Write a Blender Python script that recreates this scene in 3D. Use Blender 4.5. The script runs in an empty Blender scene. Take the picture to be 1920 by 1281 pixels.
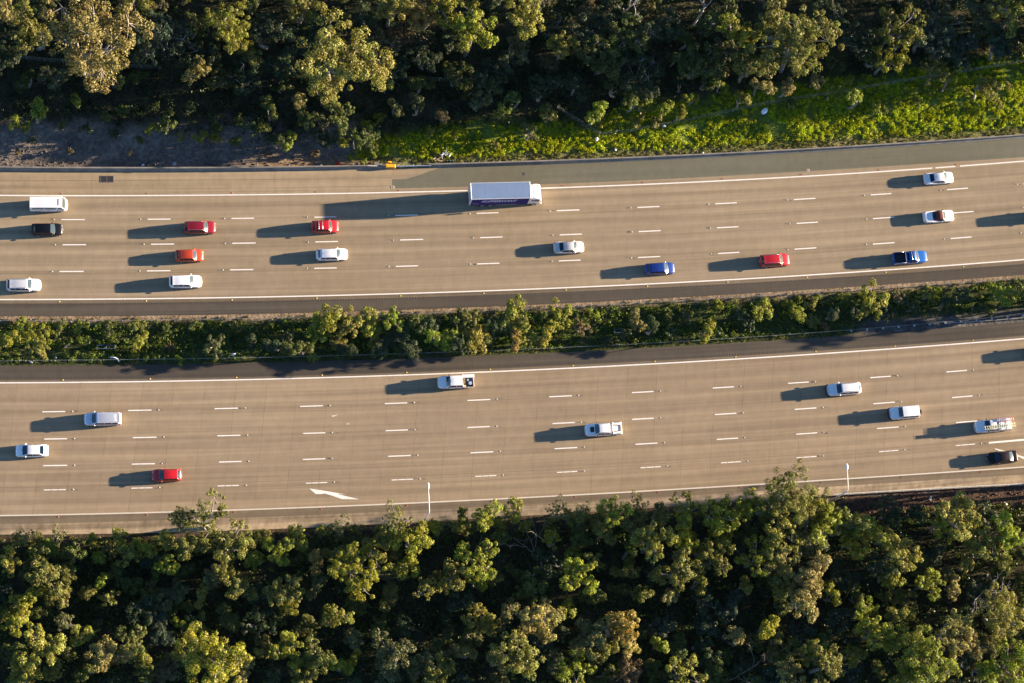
import bpy, math, random
from mathutils import Vector, Matrix
random.seed(7)
R = math.radians
sc = bpy.context.scene
COL = sc.collection

# ------------------------------------------------------------------ camera geometry (photo pixel <-> ground)
VX, VY, F, HC = -582., 970., 4200., 313.5          # nadir offset from the picture centre, focal length (px), camera height (m)
def dot(a, b): return a[0]*b[0] + a[1]*b[1] + a[2]*b[2]
_n = math.sqrt(VX*VX + VY*VY + F*F)
DD = (VX/_n, -VY/_n, -F/_n)
_e = [1 - DD[0]*DD[0], -DD[1]*DD[0], -DD[2]*DD[0]]
_l = math.sqrt(dot(_e, _e))
EX = [e/_l for e in _e]
ZZ = [-c for c in DD]
EY = [ZZ[1]*EX[2] - ZZ[2]*EX[1], ZZ[2]*EX[0] - ZZ[0]*EX[2], ZZ[0]*EX[1] - ZZ[1]*EX[0]]
def G0(px, py, z=0.):
    r = (px - 960, -(py - 640.5), -F)
    t = (HC - z)/dot(r, DD)
    return t*dot(r, EX), t*dot(r, EY)
P0 = G0(960, 640.5)
def G(px, py, z=0.):
    x, y = G0(px, py, z)
    return Vector((x - P0[0], y - P0[1], z))
def PX(x, y, z=0.):
    X, Y, Z = x + P0[0], y + P0[1], z - HC
    c = [EX[i]*X + EY[i]*Y + ZZ[i]*Z for i in range(3)]
    return 960 + F*c[0]/(-c[2]), 640.5 - F*c[1]/(-c[2])

cam = bpy.data.cameras.new('camera')
cam.sensor_width = 36; cam.lens = F/1920*36; cam.clip_end = 6000; cam.clip_start = 1
co = bpy.data.objects.new('camera', cam); COL.objects.link(co)
M = Matrix((EX, EY, ZZ)).to_4x4()
M.translation = Vector((-P0[0], -P0[1], HC))
co.matrix_world = M
sc.camera = co

# ------------------------------------------------------------------ light
SUN_EL, SUN_AZ = R(10.6), R(7.7)                      # azimuth measured from +X towards +Y
sd = Vector((math.cos(SUN_EL)*math.cos(SUN_AZ), math.cos(SUN_EL)*math.sin(SUN_AZ), math.sin(SUN_EL)))
sl = bpy.data.lights.new('sun', 'SUN'); sl.energy = 5.0; sl.angle = R(.53); sl.color = (1, .79, .56)
so = bpy.data.objects.new('sun', sl); COL.objects.link(so)
so.rotation_euler = sd.to_track_quat('Z', 'Y').to_euler()
w = bpy.data.worlds.new('World'); sc.world = w; w.use_nodes = True
nt = w.node_tree
sky = nt.nodes.new('ShaderNodeTexSky'); sky.sky_type = 'NISHITA'; sky.sun_disc = False
sky.sun_elevation = SUN_EL
sky.sun_rotation = math.pi/2 - SUN_AZ
sky.altitude = 50; sky.air_density = .75; sky.dust_density = .3; sky.ozone_density = 3.0
bg = nt.nodes['Background']; bg.inputs[1].default_value = .064
nt.links.new(sky.outputs[0], bg.inputs[0])
sc.view_settings.view_transform = 'Standard'; sc.view_settings.look = 'None'
sc.view_settings.exposure = 2.42; sc.view_settings.gamma = 1
sc.cycles.max_bounces = 6; sc.cycles.diffuse_bounces = 3; sc.cycles.glossy_bounces = 3
sc.cycles.transmission_bounces = 3

# ------------------------------------------------------------------ materials
MATS = {}
def newmat(name):
    m = bpy.data.materials.new(name); m.use_nodes = True
    return m, m.node_tree.nodes, m.node_tree.links, m.node_tree.nodes['Principled BSDF']
def pmat(name, col, rough=.5, metal=0., coat=0., spec=.5, var=.0, vs=6.):
    if name in MATS: return MATS[name]
    m, N, L, b = newmat(name)
    b.inputs['Base Color'].default_value = (*col, 1)
    b.inputs['Roughness'].default_value = rough; b.inputs['Metallic'].default_value = metal
    b.inputs['Coat Weight'].default_value = coat; b.inputs['Coat Roughness'].default_value = .06
    b.inputs['Specular IOR Level'].default_value = spec
    if var:
        t = N.new('ShaderNodeTexCoord'); n = N.new('ShaderNodeTexNoise'); n.inputs['Scale'].default_value = vs
        n.inputs['Detail'].default_value = 5
        r = N.new('ShaderNodeMapRange'); r.inputs[1].default_value = .3; r.inputs[2].default_value = .7
        r.inputs[3].default_value = 1 - var; r.inputs[4].default_value = 1 + var
        mx = N.new('ShaderNodeMix'); mx.data_type = 'RGBA'; mx.blend_type = 'MULTIPLY'; mx.inputs[0].default_value = 1
        mx.inputs[6].default_value = (*col, 1)
        L.new(t.outputs['Object'], n.inputs[0]); L.new(n.outputs[0], r.inputs[0]); L.new(r.outputs[0], mx.inputs[7])
        L.new(mx.outputs[2], b.inputs['Base Color'])
    MATS[name] = m
    return m
def mathn(N, L, op, a, b=None, c=None):
    n = N.new('ShaderNodeMath'); n.operation = op
    for i, v in enumerate((a, b, c)):
        if v is None: continue
        if isinstance(v, (int, float)): n.inputs[i].default_value = v
        else: L.new(v, n.inputs[i])
    return n.outputs[0]
def rng(N, L, v, a, b, c, d):
    r = N.new('ShaderNodeMapRange'); L.new(v, r.inputs[0])
    for i, q in zip((1, 2, 3, 4), (a, b, c, d)): r.inputs[i].default_value = q
    return r.outputs[0]
def mixc(N, L, f, a, b, mode='MIX'):
    m = N.new('ShaderNodeMix'); m.data_type = 'RGBA'; m.blend_type = mode
    if isinstance(f, (int, float)): m.inputs[0].default_value = f
    else: L.new(f, m.inputs[0])
    for i, v in ((6, a), (7, b)):
        if isinstance(v, tuple): m.inputs[i].default_value = (*v, 1)
        else: L.new(v, m.inputs[i])
    return m.outputs[2]

def road_mat(name, c1, c2, joints=None, streak=.16, blot=.07, bands=()):
    """paved surface; UV = metres along / metres across"""
    m, N, L, b = newmat(name)
    uv = N.new('ShaderNodeTexCoord'); sep = N.new('ShaderNodeSeparateXYZ'); L.new(uv.outputs['UV'], sep.inputs[0])
    u, v = sep.outputs[0], sep.outputs[1]
    def noise(su, sv, det=4, rough=.55):
        cb = N.new('ShaderNodeCombineXYZ')
        L.new(mathn(N, L, 'MULTIPLY', u, su), cb.inputs[0]); L.new(mathn(N, L, 'MULTIPLY', v, sv), cb.inputs[1])
        n = N.new('ShaderNodeTexNoise'); n.inputs['Scale'].default_value = 1; n.inputs['Detail'].default_value = det
        n.inputs['Roughness'].default_value = rough
        L.new(cb.outputs[0], n.inputs[0]); return n.outputs[0]
    base = mixc(N, L, rng(N, L, noise(.035, .06, 5), .3, .7, 0, 1), c1, c2)
    st = rng(N, L, noise(.012, 1.1, 3), .3, .7, 1 - streak, 1 + streak)
    st2 = rng(N, L, noise(.05, 3.5, 3), .3, .7, 1 - streak*.45, 1 + streak*.45)
    bl = rng(N, L, noise(.9, .5, 5, .65), .3, .7, 1 - blot, 1 + blot)
    gr = rng(N, L, noise(9, 9, 3, .7), .3, .7, .93, 1.07)
    k = mathn(N, L, 'MULTIPLY', mathn(N, L, 'MULTIPLY', st, st2), mathn(N, L, 'MULTIPLY', bl, gr))
    if bands:
        wv = mathn(N, L, 'ADD', v, mathn(N, L, 'MULTIPLY', mathn(N, L, 'SUBTRACT', noise(.03, .0, 2), .5), .7))
        am = rng(N, L, noise(.045, .12, 4, .6), .3, .7, .35, 1.3)
        for v0, sg, a in bands:
            d = mathn(N, L, 'DIVIDE', mathn(N, L, 'SUBTRACT', wv, v0), sg)
            gss = mathn(N, L, 'POWER', 2.718, mathn(N, L, 'MULTIPLY', mathn(N, L, 'MULTIPLY', d, d), -1.))
            k = mathn(N, L, 'MULTIPLY', k, mathn(N, L, 'SUBTRACT', 1, mathn(N, L, 'MULTIPLY', mathn(N, L, 'MULTIPLY', gss, a), am)))
    if joints:
        per, wid, dark, sk = joints
        wob = mathn(N, L, 'MULTIPLY', mathn(N, L, 'SUBTRACT', noise(.0, .6, 1), .5), .12)
        fr = mathn(N, L, 'FRACT', mathn(N, L, 'DIVIDE', mathn(N, L, 'ADD', mathn(N, L, 'ADD', u, wob), mathn(N, L, 'MULTIPLY', v, sk)), per))
        line = mathn(N, L, 'LESS_THAN', fr, wid/per)
        amt = mathn(N, L, 'MULTIPLY', line, rng(N, L, noise(.07, .35, 2), .38, .62, .1, dark))
        k = mathn(N, L, 'MULTIPLY', k, mathn(N, L, 'SUBTRACT', 1, amt))
        # every slab has its own slight tone
        sb = mathn(N, L, 'FLOOR', mathn(N, L, 'DIVIDE', mathn(N, L, 'ADD', u, mathn(N, L, 'MULTIPLY', v, sk)), per))
        wn = N.new('ShaderNodeTexWhiteNoise'); wn.noise_dimensions = '1D'; L.new(sb, wn.inputs['W'])
        k = mathn(N, L, 'MULTIPLY', k, rng(N, L, wn.outputs[0], 0, 1, .975, 1.025))
    col = mixc(N, L, 1., base, k, 'MULTIPLY')
    L.new(col, b.inputs['Base Color'])
    b.inputs['Roughness'].default_value = .9; b.inputs['Specular IOR Level'].default_value = .2
    bp = N.new('ShaderNodeBump'); bp.inputs['Strength'].default_value = .12; bp.inputs['Distance'].default_value = .02
    L.new(noise(6, 6, 4, .7), bp.inputs['Height']); L.new(bp.outputs[0], b.inputs['Normal'])
    return m

def leaf_mat(name, trans=.25, lo=.62, hi=1.4):
    """foliage: colour comes from the object's own colour, every leaf slightly different"""
    m, N, L, b = newmat(name)
    N.remove(b); out = N['Material Output']
    oi = N.new('ShaderNodeObjectInfo'); ge = N.new('ShaderNodeNewGeometry')
    k = rng(N, L, ge.outputs['Random Per Island'], 0, 1, lo, hi)
    tc = N.new('ShaderNodeTexCoord'); n = N.new('ShaderNodeTexNoise'); n.inputs['Scale'].default_value = .55
    n.inputs['Detail'].default_value = 2
    L.new(tc.outputs['Object'], n.inputs[0])
    k2 = rng(N, L, n.outputs[0], .3, .7, .75, 1.25)
    hue = mixc(N, L, rng(N, L, n.outputs[0], .35, .65, 0, 1), (1.06, .98, .92), (.93, 1.03, 1.0))
    c = mixc(N, L, 1., mixc(N, L, 1., oi.outputs['Color'], mathn(N, L, 'MULTIPLY', k, k2), 'MULTIPLY'), hue, 'MULTIPLY')
    d = N.new('ShaderNodeBsdfDiffuse'); t = N.new('ShaderNodeBsdfTranslucent'); mx = N.new('ShaderNodeMixShader')
    g = N.new('ShaderNodeBsdfGlossy'); g.inputs['Roughness'].default_value = .45; mg = N.new('ShaderNodeMixShader')
    L.new(c, d.inputs[0]); L.new(mixc(N, L, 1., c, (1.1, 1.15, .5), 'MULTIPLY'), t.inputs[0]); mx.inputs[0].default_value = trans
    L.new(d.outputs[0], mx.inputs[1]); L.new(t.outputs[0], mx.inputs[2])
    g.inputs[0].default_value = (.5, .5, .5, 1); mg.inputs[0].default_value = .03
    L.new(mx.outputs[0], mg.inputs[1]); L.new(g.outputs[0], mg.inputs[2])
    L.new(mg.outputs[0], out.inputs[0])
    return m

M_SHOULD = road_mat('shoulder_concrete', (.275, .217, .142), (.24, .185, .115), (8.7, .05, .3, 0), .2, .12)
M_ASPH_D = road_mat('dark_asphalt', (.054, .046, .037), (.074, .063, .050), None, .18, .1)
M_ASPH_G = road_mat('green_grey_asphalt', (.124, .122, .090), (.110, .106, .075), (24., .06, .2, 0), .08, .08)
M_DUST = road_mat('dusty_shoulder', (.165, .13, .092), (.34, .26, .165), None, .38, .34)
M_DUSTD = road_mat('worn_shoulder', (.115, .09, .062), (.16, .125, .083), (13., .06, .3, -.07), .2, .12)
def paint_mat(name, col, wear=.35):
    m, N, L, b = newmat(name)
    uv = N.new('ShaderNodeTexCoord'); n = N.new('ShaderNodeTexNoise'); n.inputs['Scale'].default_value = 2.2; n.inputs['Detail'].default_value = 6
    n.inputs['Roughness'].default_value = .7
    L.new(uv.outputs['UV'], n.inputs[0])
    c = mixc(N, L, rng(N, L, n.outputs[0], .5, .75, 0, wear), col, (.32, .26, .2))
    L.new(c, b.inputs['Base Color']); b.inputs['Roughness'].default_value = .7
    return m
M_PAINT = paint_mat('white_road_paint', (.68, .655, .61), .45)
M_PAINTW = paint_mat('worn_white_paint', (.52, .47, .40), .6)
M_JOINT = pmat('dark_joint', (.13, .098, .06), .95)
M_RUBBER = pmat('tyre_scuff', (.135, .108, .08), .9)

# ------------------------------------------------------------------ object helpers
def mesh(name, verts, faces, mat, smooth=False, uvs=None, sharp=None):
    me = bpy.data.meshes.new(name)
    me.from_pydata([tuple(v) for v in verts], [], faces)
    if mat: me.materials.append(mat)
    if smooth: me.polygons.foreach_set('use_smooth', [True]*len(me.polygons))
    if uvs is not None:
        ul = me.uv_layers.new(name='UVMap')
        idx = [0]*len(me.loops); me.loops.foreach_get('vertex_index', idx)
        fl = []
        for i in idx: fl += uvs[i]
        ul.data.foreach_set('uv', fl)
    if sharp is not None and smooth: me.set_sharp_from_angle(angle=R(sharp))
    me.update()
    return me
def link(name, me, parent=None, loc=None, rot=None):
    o = bpy.data.objects.new(name, me); COL.objects.link(o)
    if parent: o.parent = parent
    if loc is not None: o.location = loc
    if rot is not None: o.rotation_euler = rot
    return o
def obj(name, vf, mat, parent=None, smooth=False, sharp=None, **k):
    return link(name, mesh(name, vf[0], vf[1], mat, smooth, sharp=sharp), parent, **k)
def tag(o, label=None, cat=None, group=None, kind=None):
    if label: o['label'] = label
    if cat: o['category'] = cat
    if group: o['group'] = group
    if kind: o['kind'] = kind
    return o
def empty(name, loc, rz=0, label=None, cat=None, group=None):
    o = bpy.data.objects.new(name, None); COL.objects.link(o); o.empty_display_size = .3
    o.location = loc; o.rotation_euler = (0, 0, rz)
    return tag(o, label, cat, group)
def merge(*parts):
    V, Fc = [], []
    for v, f in parts:
        k = len(V); V += list(v); Fc += [tuple(i + k for i in q) for q in f]
    return V, Fc
def box(c, s, rz=0., taper=1.):
    x, y, z = s[0]/2, s[1]/2, s[2]/2
    v = []
    for a, b, d in ((-1, -1, -1), (1, -1, -1), (1, 1, -1), (-1, 1, -1), (-1, -1, 1), (1, -1, 1), (1, 1, 1), (-1, 1, 1)):
        t = taper if d > 0 else 1
        p = Vector((a*x*t, b*y*t, d*z))
        if rz: p = Matrix.Rotation(rz, 3, 'Z') @ p
        v.append(p + Vector(c))
    return v, [(0, 3, 2, 1), (4, 5, 6, 7), (0, 1, 5, 4), (1, 2, 6, 5), (2, 3, 7, 6), (3, 0, 4, 7)]
def rbox(c, s, r=.05, rz=0.):
    """box with chamfered edges"""
    x, y, z = s[0]/2, s[1]/2, s[2]/2; r = min(r, x*.9, y*.9, z*.9)
    v, f = [], []
    rings = [(x - r, y - r, -z), (x, y, -z + r), (x, y, z - r), (x - r, y - r, z)]
    for (a, b, zz) in rings:
        q = r if a == x else r*.4
        pts = [(-a + q, -b), (a - q, -b), (a, -b + q), (a, b - q), (a - q, b), (-a + q, b), (-a, b - q), (-a, -b + q)]
        for p in pts: v.append(Vector((p[0], p[1], zz)))
    for i in range(3):
        for j in range(8):
            k = (j + 1) % 8
            f.append((i*8 + j, i*8 + k, i*8 + 8 + k, i*8 + 8 + j))
    f.append(tuple(range(7, -1, -1))); f.append(tuple(range(24, 32)))
    if rz: v = [Matrix.Rotation(rz, 3, 'Z') @ p for p in v]
    return [p + Vector(c) for p in v], f
def tube(pts, rad, n=6, cap=True):
    pts = [Vector(p) for p in pts]
    if isinstance(rad, (int, float)): rad = [rad]*len(pts)
    v, f = [], []
    for i, p in enumerate(pts):
        t = (pts[min(i + 1, len(pts) - 1)] - pts[max(i - 1, 0)]).normalized()
        a = Vector((0, 0, 1)) if abs(t.z) < .9 else Vector((1, 0, 0))
        s = t.cross(a).normalized(); q = s.cross(t)
        for j in range(n):
            an = 2*math.pi*j/n
            v.append(p + (s*math.cos(an) + q*math.sin(an))*rad[i])
    for i in range(len(pts) - 1):
        for j in range(n):
            k = (j + 1) % n
            f.append((i*n + j, i*n + k, i*n + n + k, i*n + n + j))
    if cap:
        f.append(tuple(range(n - 1, -1, -1))); f.append(tuple(range(len(v) - n, len(v))))
    return v, f
def ell(c, s, nu=10, nv=6):
    v, f = [], []
    for i in range(nv + 1):
        th = math.pi*i/nv
        for j in range(nu):
            ph = 2*math.pi*j/nu
            v.append(Vector((c[0] + s[0]*math.sin(th)*math.cos(ph), c[1] + s[1]*math.sin(th)*math.sin(ph), c[2] + s[2]*math.cos(th))))
    for i in range(nv):
        for j in range(nu):
            k = (j + 1) % nu
            f.append((i*nu + j, i*nu + nu + j, i*nu + nu + k, i*nu + k))
    return v, f
def lathe_y(prof, n=18):
    """profile of (radius, y) turned about the Y axis"""
    v, f = [], []
    for r, y in prof:
        for j in range(n):
            a = 2*math.pi*j/n
            v.append(Vector((r*math.cos(a), y, r*math.sin(a))))
    for i in range(len(prof) - 1):
        for j in range(n):
            k = (j + 1) % n
            f.append((i*n + j, i*n + k, i*n + n + k, i*n + n + j))
    return v, f
def grid(fn, us, vs):
    v = [Vector(fn(a, b)) for a in us for b in vs]
    m = len(vs)
    f = [(i*m + j, i*m + m + j, i*m + m + j + 1, i*m + j + 1) for i in range(len(us) - 1) for j in range(m - 1)]
    return v, f
def lin(a, b, n): return [a + (b - a)*i/(n - 1) for i in range(n)]
def interp(x, pts):
    if x <= pts[0][0]: return pts[0][1]
    for (a, p), (b, q) in zip(pts, pts[1:]):
        if x <= b: return p + (q - p)*(x - a)/(b - a)
    return pts[-1][1]
def shift(vf, d): return [Vector(p) + Vector(d) for p in vf[0]], vf[1]

# ------------------------------------------------------------------ road curves: y(x) through traced points
import numpy as np
class Curve:
    def __init__(s, px, deg=3):
        w = [G(*p) for p in px]
        xs = np.array([p.x for p in w]); ys = np.array([p.y for p in w])
        s.c = np.polyfit(xs/80, ys, min(deg, len(px) - 1)); s.d = np.polyder(s.c); s.dd = np.polyder(s.d)
        s.a, s.b = xs.min(), xs.max()
    def __call__(s, x):
        q = min(max(x, s.a), s.b)
        t = (x - q)/80
        return float(np.polyval(s.c, q/80) + np.polyval(s.d, q/80)*t + .5*float(np.clip(np.polyval(s.dd, q/80), -2, 9))*t*t)
    def ang(s, x): return math.atan((s(x + .5) - s(x - .5)))
class Off:
    def __init__(s, c, d): s.c, s.d = c, d
    def __call__(s, x): return s.c(x) + s.d
    def ang(s, x): return s.c.ang(x)
D1 = [(137,412),(298,411),(455,409.5),(610,407),(762,404),(914,399.5),(1065,394.5),(1216,388.5),(1362,381),(1509,373.2),(1652,364.2),(1795,354.5)]
D2 = [(139,459),(305,458),(457.5,456),(612,453.5),(771.5,449.5),(921.5,445),(1071,440),(1218,433.5),(1364,426),(1513,418),(1657,409),(1806,398)]
D3 = [(134,509),(298,508),(453,506),(610,503),(763,499),(915,494),(1068,488.5),(1217,482.5),(1366,474.5),(1510,466),(1657,456.5),(1802,446)]
S1 = [(100.5,772),(262,769.5),(424.5,766),(584,762),(743,756),(898,750),(1051,743),(1205,735.5),(1356,726.5),(1497,718),(1651,707),(1794,696)]
S2 = [(104.5,823),(271,820.5),(429,817),(589,812),(744,807),(898,800.5),(1056,793.5),(1206,786),(1361,776),(1510,766),(1657.5,756),(1804.5,744)]
S3 = [(103.5,873),(268.5,870),(432,866),(588.5,861),(748.5,855),(904,848),(1061,840.5),(1212.5,832),(1364,823),(1512.5,813),(1664.5,802),(1812.5,791)]
S4 = [(102.5,918),(266,916),(427.5,911),(593.5,905),(754.5,899.5),(910.5,893),(1063.5,884),(1219.7,876.5),(1370.5,867),(1512,857.5),(1666.5,846),(1809.5,834)]
cD1, cD2, cD3 = Curve(D1), Curve(D2), Curve(D3)
cS1, cS2, cS3, cS4 = Curve(S1), Curve(S2), Curve(S3), Curve(S4)
nE_top = Curve([(0,367),(240,366.2),(480,365.2),(870,358.7),(1017,352.8),(1440,334.5),(1750,315),(1920,302.5)])
nE_bot = Curve([(0,562),(240,560.5),(480,557.3),(960,543.7),(1200,533.5),(1440,520.5),(1680,505),(1920,487)])
nW = Curve([(0,321),(480,320),(690,318),(880,314),(960,311.5),(1200,302.5),(1440,289.5),(1680,276),(1920,260)])       # north barrier face
nGu = nW
nGl = Curve([(735,353),(880,351),(1017,345),(1440,325.5),(1700,309.5),(1920,294.5)])
nMed0 = Curve([(0,570),(240,568.5),(480,565.5),(960,551.5),(1200,541.5),(1440,529),(1680,513.5),(1920,495.5)])          # concrete / asphalt seam
nMed = Curve([(0,592.5),(240,591.5),(480,588.5),(700,583),(960,572.5),(1200,561.5),(1440,547.5),(1680,533),(1920,515)])
sMed = Curve([(0,686),(240,684),(480,680),(700,675),(960,664),(1200,653.5),(1360,645.5),(1440,639),(1610,627),(1920,604)])
sMed0 = Curve([(0,713),(480,706.5),(960,690.5),(1440,664),(1920,630)])
sE_top = Curve([(0,718),(240,716),(480,711.5),(960,695.5),(1200,684),(1440,669.3),(1680,654),(1920,635)])
sE_bot = Curve([(0,967),(240,962),(480,955.5),(960,934.5),(1200,921.5),(1440,906.3),(1680,893),(1920,875.5)])
sSh = Curve([(0,983),(240,978),(480,970),(960,948),(1440,918),(1680,907),(1920,889)])
sEnd = Curve([(0,1002),(280,1000),(430,995.5),(700,984),(1000,966),(1300,946),(1590,930),(1920,909.5)])
XA, XB = -260., 280.
def vcoord(cv, ref): return sum(ref(0) - ref(x) + cv(x) for x in range(-60, 61, 12))/11
vn_ = [vcoord(c, cD2) for c in (nE_top, cD1, cD2, cD3, nE_bot)]
vs_ = [vcoord(c, cS2) for c in (sE_top, cS1, cS2, cS3, cS4, sE_bot)]
def lanebands(vv, ln):
    b = []
    for a, c in zip(vv, vv[1:]):
        m = (a + c)/2
        b += [(m, .42, .085), (m - .85, .35, -.035), (m + .85, .35, -.035), (m + 1.45, .25, .05)]
    for a in vv[1:-1]: b.append((a, .32, ln))
    return b
M_CONC_N = road_mat('north_concrete', (.258, .203, .134), (.227, .176, .114), (4.6, .04, .06, .02), .17, .08, lanebands(vn_, .13))
M_CONC_S = road_mat('south_concrete', (.258, .200, .131), (.229, .174, .113), (4.35, .05, .42, -.075), .17, .08, lanebands(vs_, .09))

def strip(ca, cb, z, xa=XA, xb=XB, n=3, step=1.5):
    """sheet between two curves, UV in metres"""
    k = max(2, int((xb - xa)/step) + 1)
    v, uv, f = [], [], []
    for i in range(k):
        x = xa + (xb - xa)*i/(k - 1)
        ya, yb = ca(x), cb(x)
        for j in range(n):
            y = ya + (yb - ya)*j/(n - 1)
            v.append((x, y, z)); uv.append((x, cD2(0) - cD2(x) + y if y > cS1(x) + 5 else cS2(0) - cS2(x) + y))
    for i in range(k - 1):
        for j in range(n - 1):
            f.append((i*n + j, i*n + j + 1, i*n + n + j + 1, i*n + n + j) if ca(0) < cb(0) else (i*n + j, i*n + n + j, i*n + n + j + 1, i*n + j + 1))
    return v, f, uv
def put(name, s, mat, kind='structure', label=None):
    o = link(name, mesh(name, s[0], s[1], mat, False, s[2]))
    tag(o, label, None, None, kind); return o
def joinstrips(L):
    V, Fc, U = [], [], []
    for v, f, u in L:
        k = len(V); V += v; U += u; Fc += [tuple(i + k for i in q) for q in f]
    return V, Fc, U

put('north_carriageway', strip(nMed, Off(nW, .05), 0., n=4), M_CONC_N)
put('south_carriageway', strip(sEnd, sMed, 0., n=4), M_CONC_S)
ZL = .004
xg0 = G(735, 340).x
put('median_shoulder', strip(nMed, nMed0, ZL), M_ASPH_D)
put('median_shoulder', strip(sMed0, sMed, ZL), M_ASPH_D)
put('worn_edge_strip', strip(nMed0, Off(nE_bot, -.05), ZL), M_DUSTD)
put('worn_edge_strip', strip(Off(sE_top, .05), sMed0, ZL), M_DUSTD)
put('outer_shoulder', strip(sSh, Off(sE_bot, -.05), ZL), M_DUSTD)
put('dusty_shoulder', strip(sEnd, sSh, ZL), M_DUST)
put('breakdown_shoulder', strip(Off(nE_top, .12), Off(nW, .03), ZL, XA, xg0), M_SHOULD)
class Taper:                                                          # the green asphalt starts with a curved edge
    def __init__(s): s.p = [(G(735, 352).x, G(735, 336.5)), (G(760, 336).x, G(760, 336)), (G(785, 329).x, G(785, 329)), (G(805, 321).x, G(805, 321)), (G(822, 317).x, G(822, 317))]
    def __call__(s, x):
        q = [(a, b.y) for a, b in s.p]
        return min(interp(x, q), nW(x) + .03) if x < q[-1][0] else nW(x) + .03
put('green_asphalt_shoulder', strip(nGl, Taper(), ZL, xg0, XB, step=.7), M_ASPH_G)

# markings
def dash(cv, xa, xb, wd=.17, z=.008):
    return strip(Off(cv, -wd/2), Off(cv, wd/2), z, xa, xb, 2, .8)
edge = [strip(Off(nE_top, -.085), Off(nE_top, .085), .008, XA, G(1748, 315).x, 2), strip(Off(nE_top, -.085), Off(nE_top, .085), .008, G(1754, 315).x, G(1791, 313).x, 2),
        strip(Off(nE_top, -.085), Off(nE_top, .085), .008, G(1800, 312).x, XB, 2),
        strip(Off(nE_bot, -.085), Off(nE_bot, .085), .008, XA, XB, 2), strip(Off(sE_top, -.085), Off(sE_top, .085), .008, XA, XB, 2)]
put('edge_line', joinstrips(edge), M_PAINT)
put('outer_edge_line', strip(Off(sE_bot, -.09), Off(sE_bot, .09), .008, XA, XB, 2), M_PAINTW)
dl = []; studs = []
def rowdash(pts, cv, hl, wd=.155, worn=False, studside=-1):
    xs = [G(*p).x for p in pts]
    xs = [xs[0] - 24.2, xs[0] - 12.1] + xs + [xs[-1] + 12.1*k for k in (1, 2, 3)]
    for i, x in enumerate(xs):
        a, b = x - hl*random.uniform(.96, 1.03), x + hl*random.uniform(.96, 1.03)
        if cv is cS4 and x > G(1840, 830).x: continue
        if worn:
            c1 = a + (b - a)*random.uniform(.28, .36); c2 = a + (b - a)*random.uniform(.62, .7)
            for q, r in ((a, c1 - .09), (c1, c2 - .06), (c2, b)): dl.append(dash(cv, q, r, wd))
        else: dl.append(dash(cv, a, b, wd))
        sx = (a - 1.0) if studside < 0 else (b + 1.0)
        studs.append((sx, cv(sx), cv.ang(sx)))
for p, c in ((D1, cD1), (D2, cD2), (D3, cD3)): rowdash(p, c, 1.66)
for p, c in ((S1, cS1), (S2, cS2), (S3, cS3)): rowdash(p, c, 1.62, .155, False, 1)
rowdash(S4, cS4, 1.5, .13, True, 1)
dl.append(strip(Off(cS4, -.13), Off(cS4, .13), .008, G(1854, 831).x, XB, 2))
put('lane_dashes', joinstrips(dl), M_PAINT)
xj = lin(XA, XB, 300)
jt = [strip(Off(cS4, .42), Off(cS4, .47), .006, XA, XB, 2), strip(Off(cS4, 3.0), Off(cS4, 3.03), .006, XA, G(1440, 840).x, 2), strip(Off(cS4, -.62), Off(cS4, -.59), .006, XA, XB, 2),
      strip(Off(cS1, -.12), Off(cS1, -.09), .006, XA, XB, 2), strip(Off(cD3, -.3), Off(cD3, -.26), .006, XA, XB, 2), strip(Off(nE_top, 1.0), Off(nE_top, 1.04), .010, XA, xg0, 2),
      strip(Off(nE_top, 2.25), Off(nE_top, 2.3), .010, XA, xg0, 2)]
put('expansion_joints', joinstrips(jt), M_JOINT)
def poly(name, px, mat, z=.009, kind='structure'):
    v = [G(*p) for p in px]
    v = [(p.x, p.y, z) for p in v]
    o = link(name, mesh(name, v, [tuple(range(len(v)))][:1], mat, False, [(p[0], p[1]) for p in v]))
    if o.data.polygons[0].normal.z < 0: o.data.flip_normals()
    tag(o, None, None, None, kind); return o
poly('merge_arrow_marking', [(580,916.3),(592,926.5),(602,926.5),(609,925.5),(624,930),(641,936),(674,936.5),(632,926.5),(647.5,927),(632,924.5),(606,920)], M_PAINT)
poly('merge_arrow_marking', [(1864,840.5),(1867,843.5),(1895,851),(1909,856.3),(1924,863),(1950,866),(1936,862),(1908,853),(1895,848)], M_PAINT)
poly('worn_paint_scrap', [(621,780),(623,782),(627,781),(635,777),(626,779),(623,779)], M_PAINTW)
poly('worn_paint_scrap', [(649,794.5),(649,796),(655,795.6),(655,794)], M_PAINTW)
# rumble strips along the median shoulders
def rumble(cv, off, xa, xb):
    v, f, u = [], [], []
    x = xa
    while x < xb:
        y = cv(x) + off; k = len(v)
        v += [(x, y - .14, .0085), (x + .16, y - .14, .0085), (x + .16, y + .14, .0085), (x, y + .14, .0085)]
        u += [(x, y), (x + .1, y), (x + .1, y + .3), (x, y + .3)]; f.append((k, k + 1, k + 2, k + 3)); x += .4
    return v, f, u
put('rumble_strip', joinstrips([rumble(nMed0, -.05, -95, 110), rumble(sMed0, .3, -95, 110)]), pmat('rumble_groove', (.038, .031, .024), .95))
# tyre scuffs by the studs
sv, sf, su = [], [], []
for (x, y, a) in studs:
    for q in range(random.choice((1, 2, 3))):
        ox, oy = random.uniform(-.75, .75), random.uniform(-.12, .12); lx, ly = random.uniform(.12, .3), random.uniform(.04, .08); k = len(sv)
        for (dx, dy) in ((-lx, -ly*.5), (-lx*.3, -ly), (lx*.7, -ly), (lx, 0), (lx*.4, ly), (-lx*.6, ly)):
            sv.append((x + ox + dx, y + oy + dy, .0125)); su.append((x + dx, y + dy))
        sf.append(tuple(range(k, k + 6)))
put('tyre_scuffs', (sv, sf, su), M_RUBBER)

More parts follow.
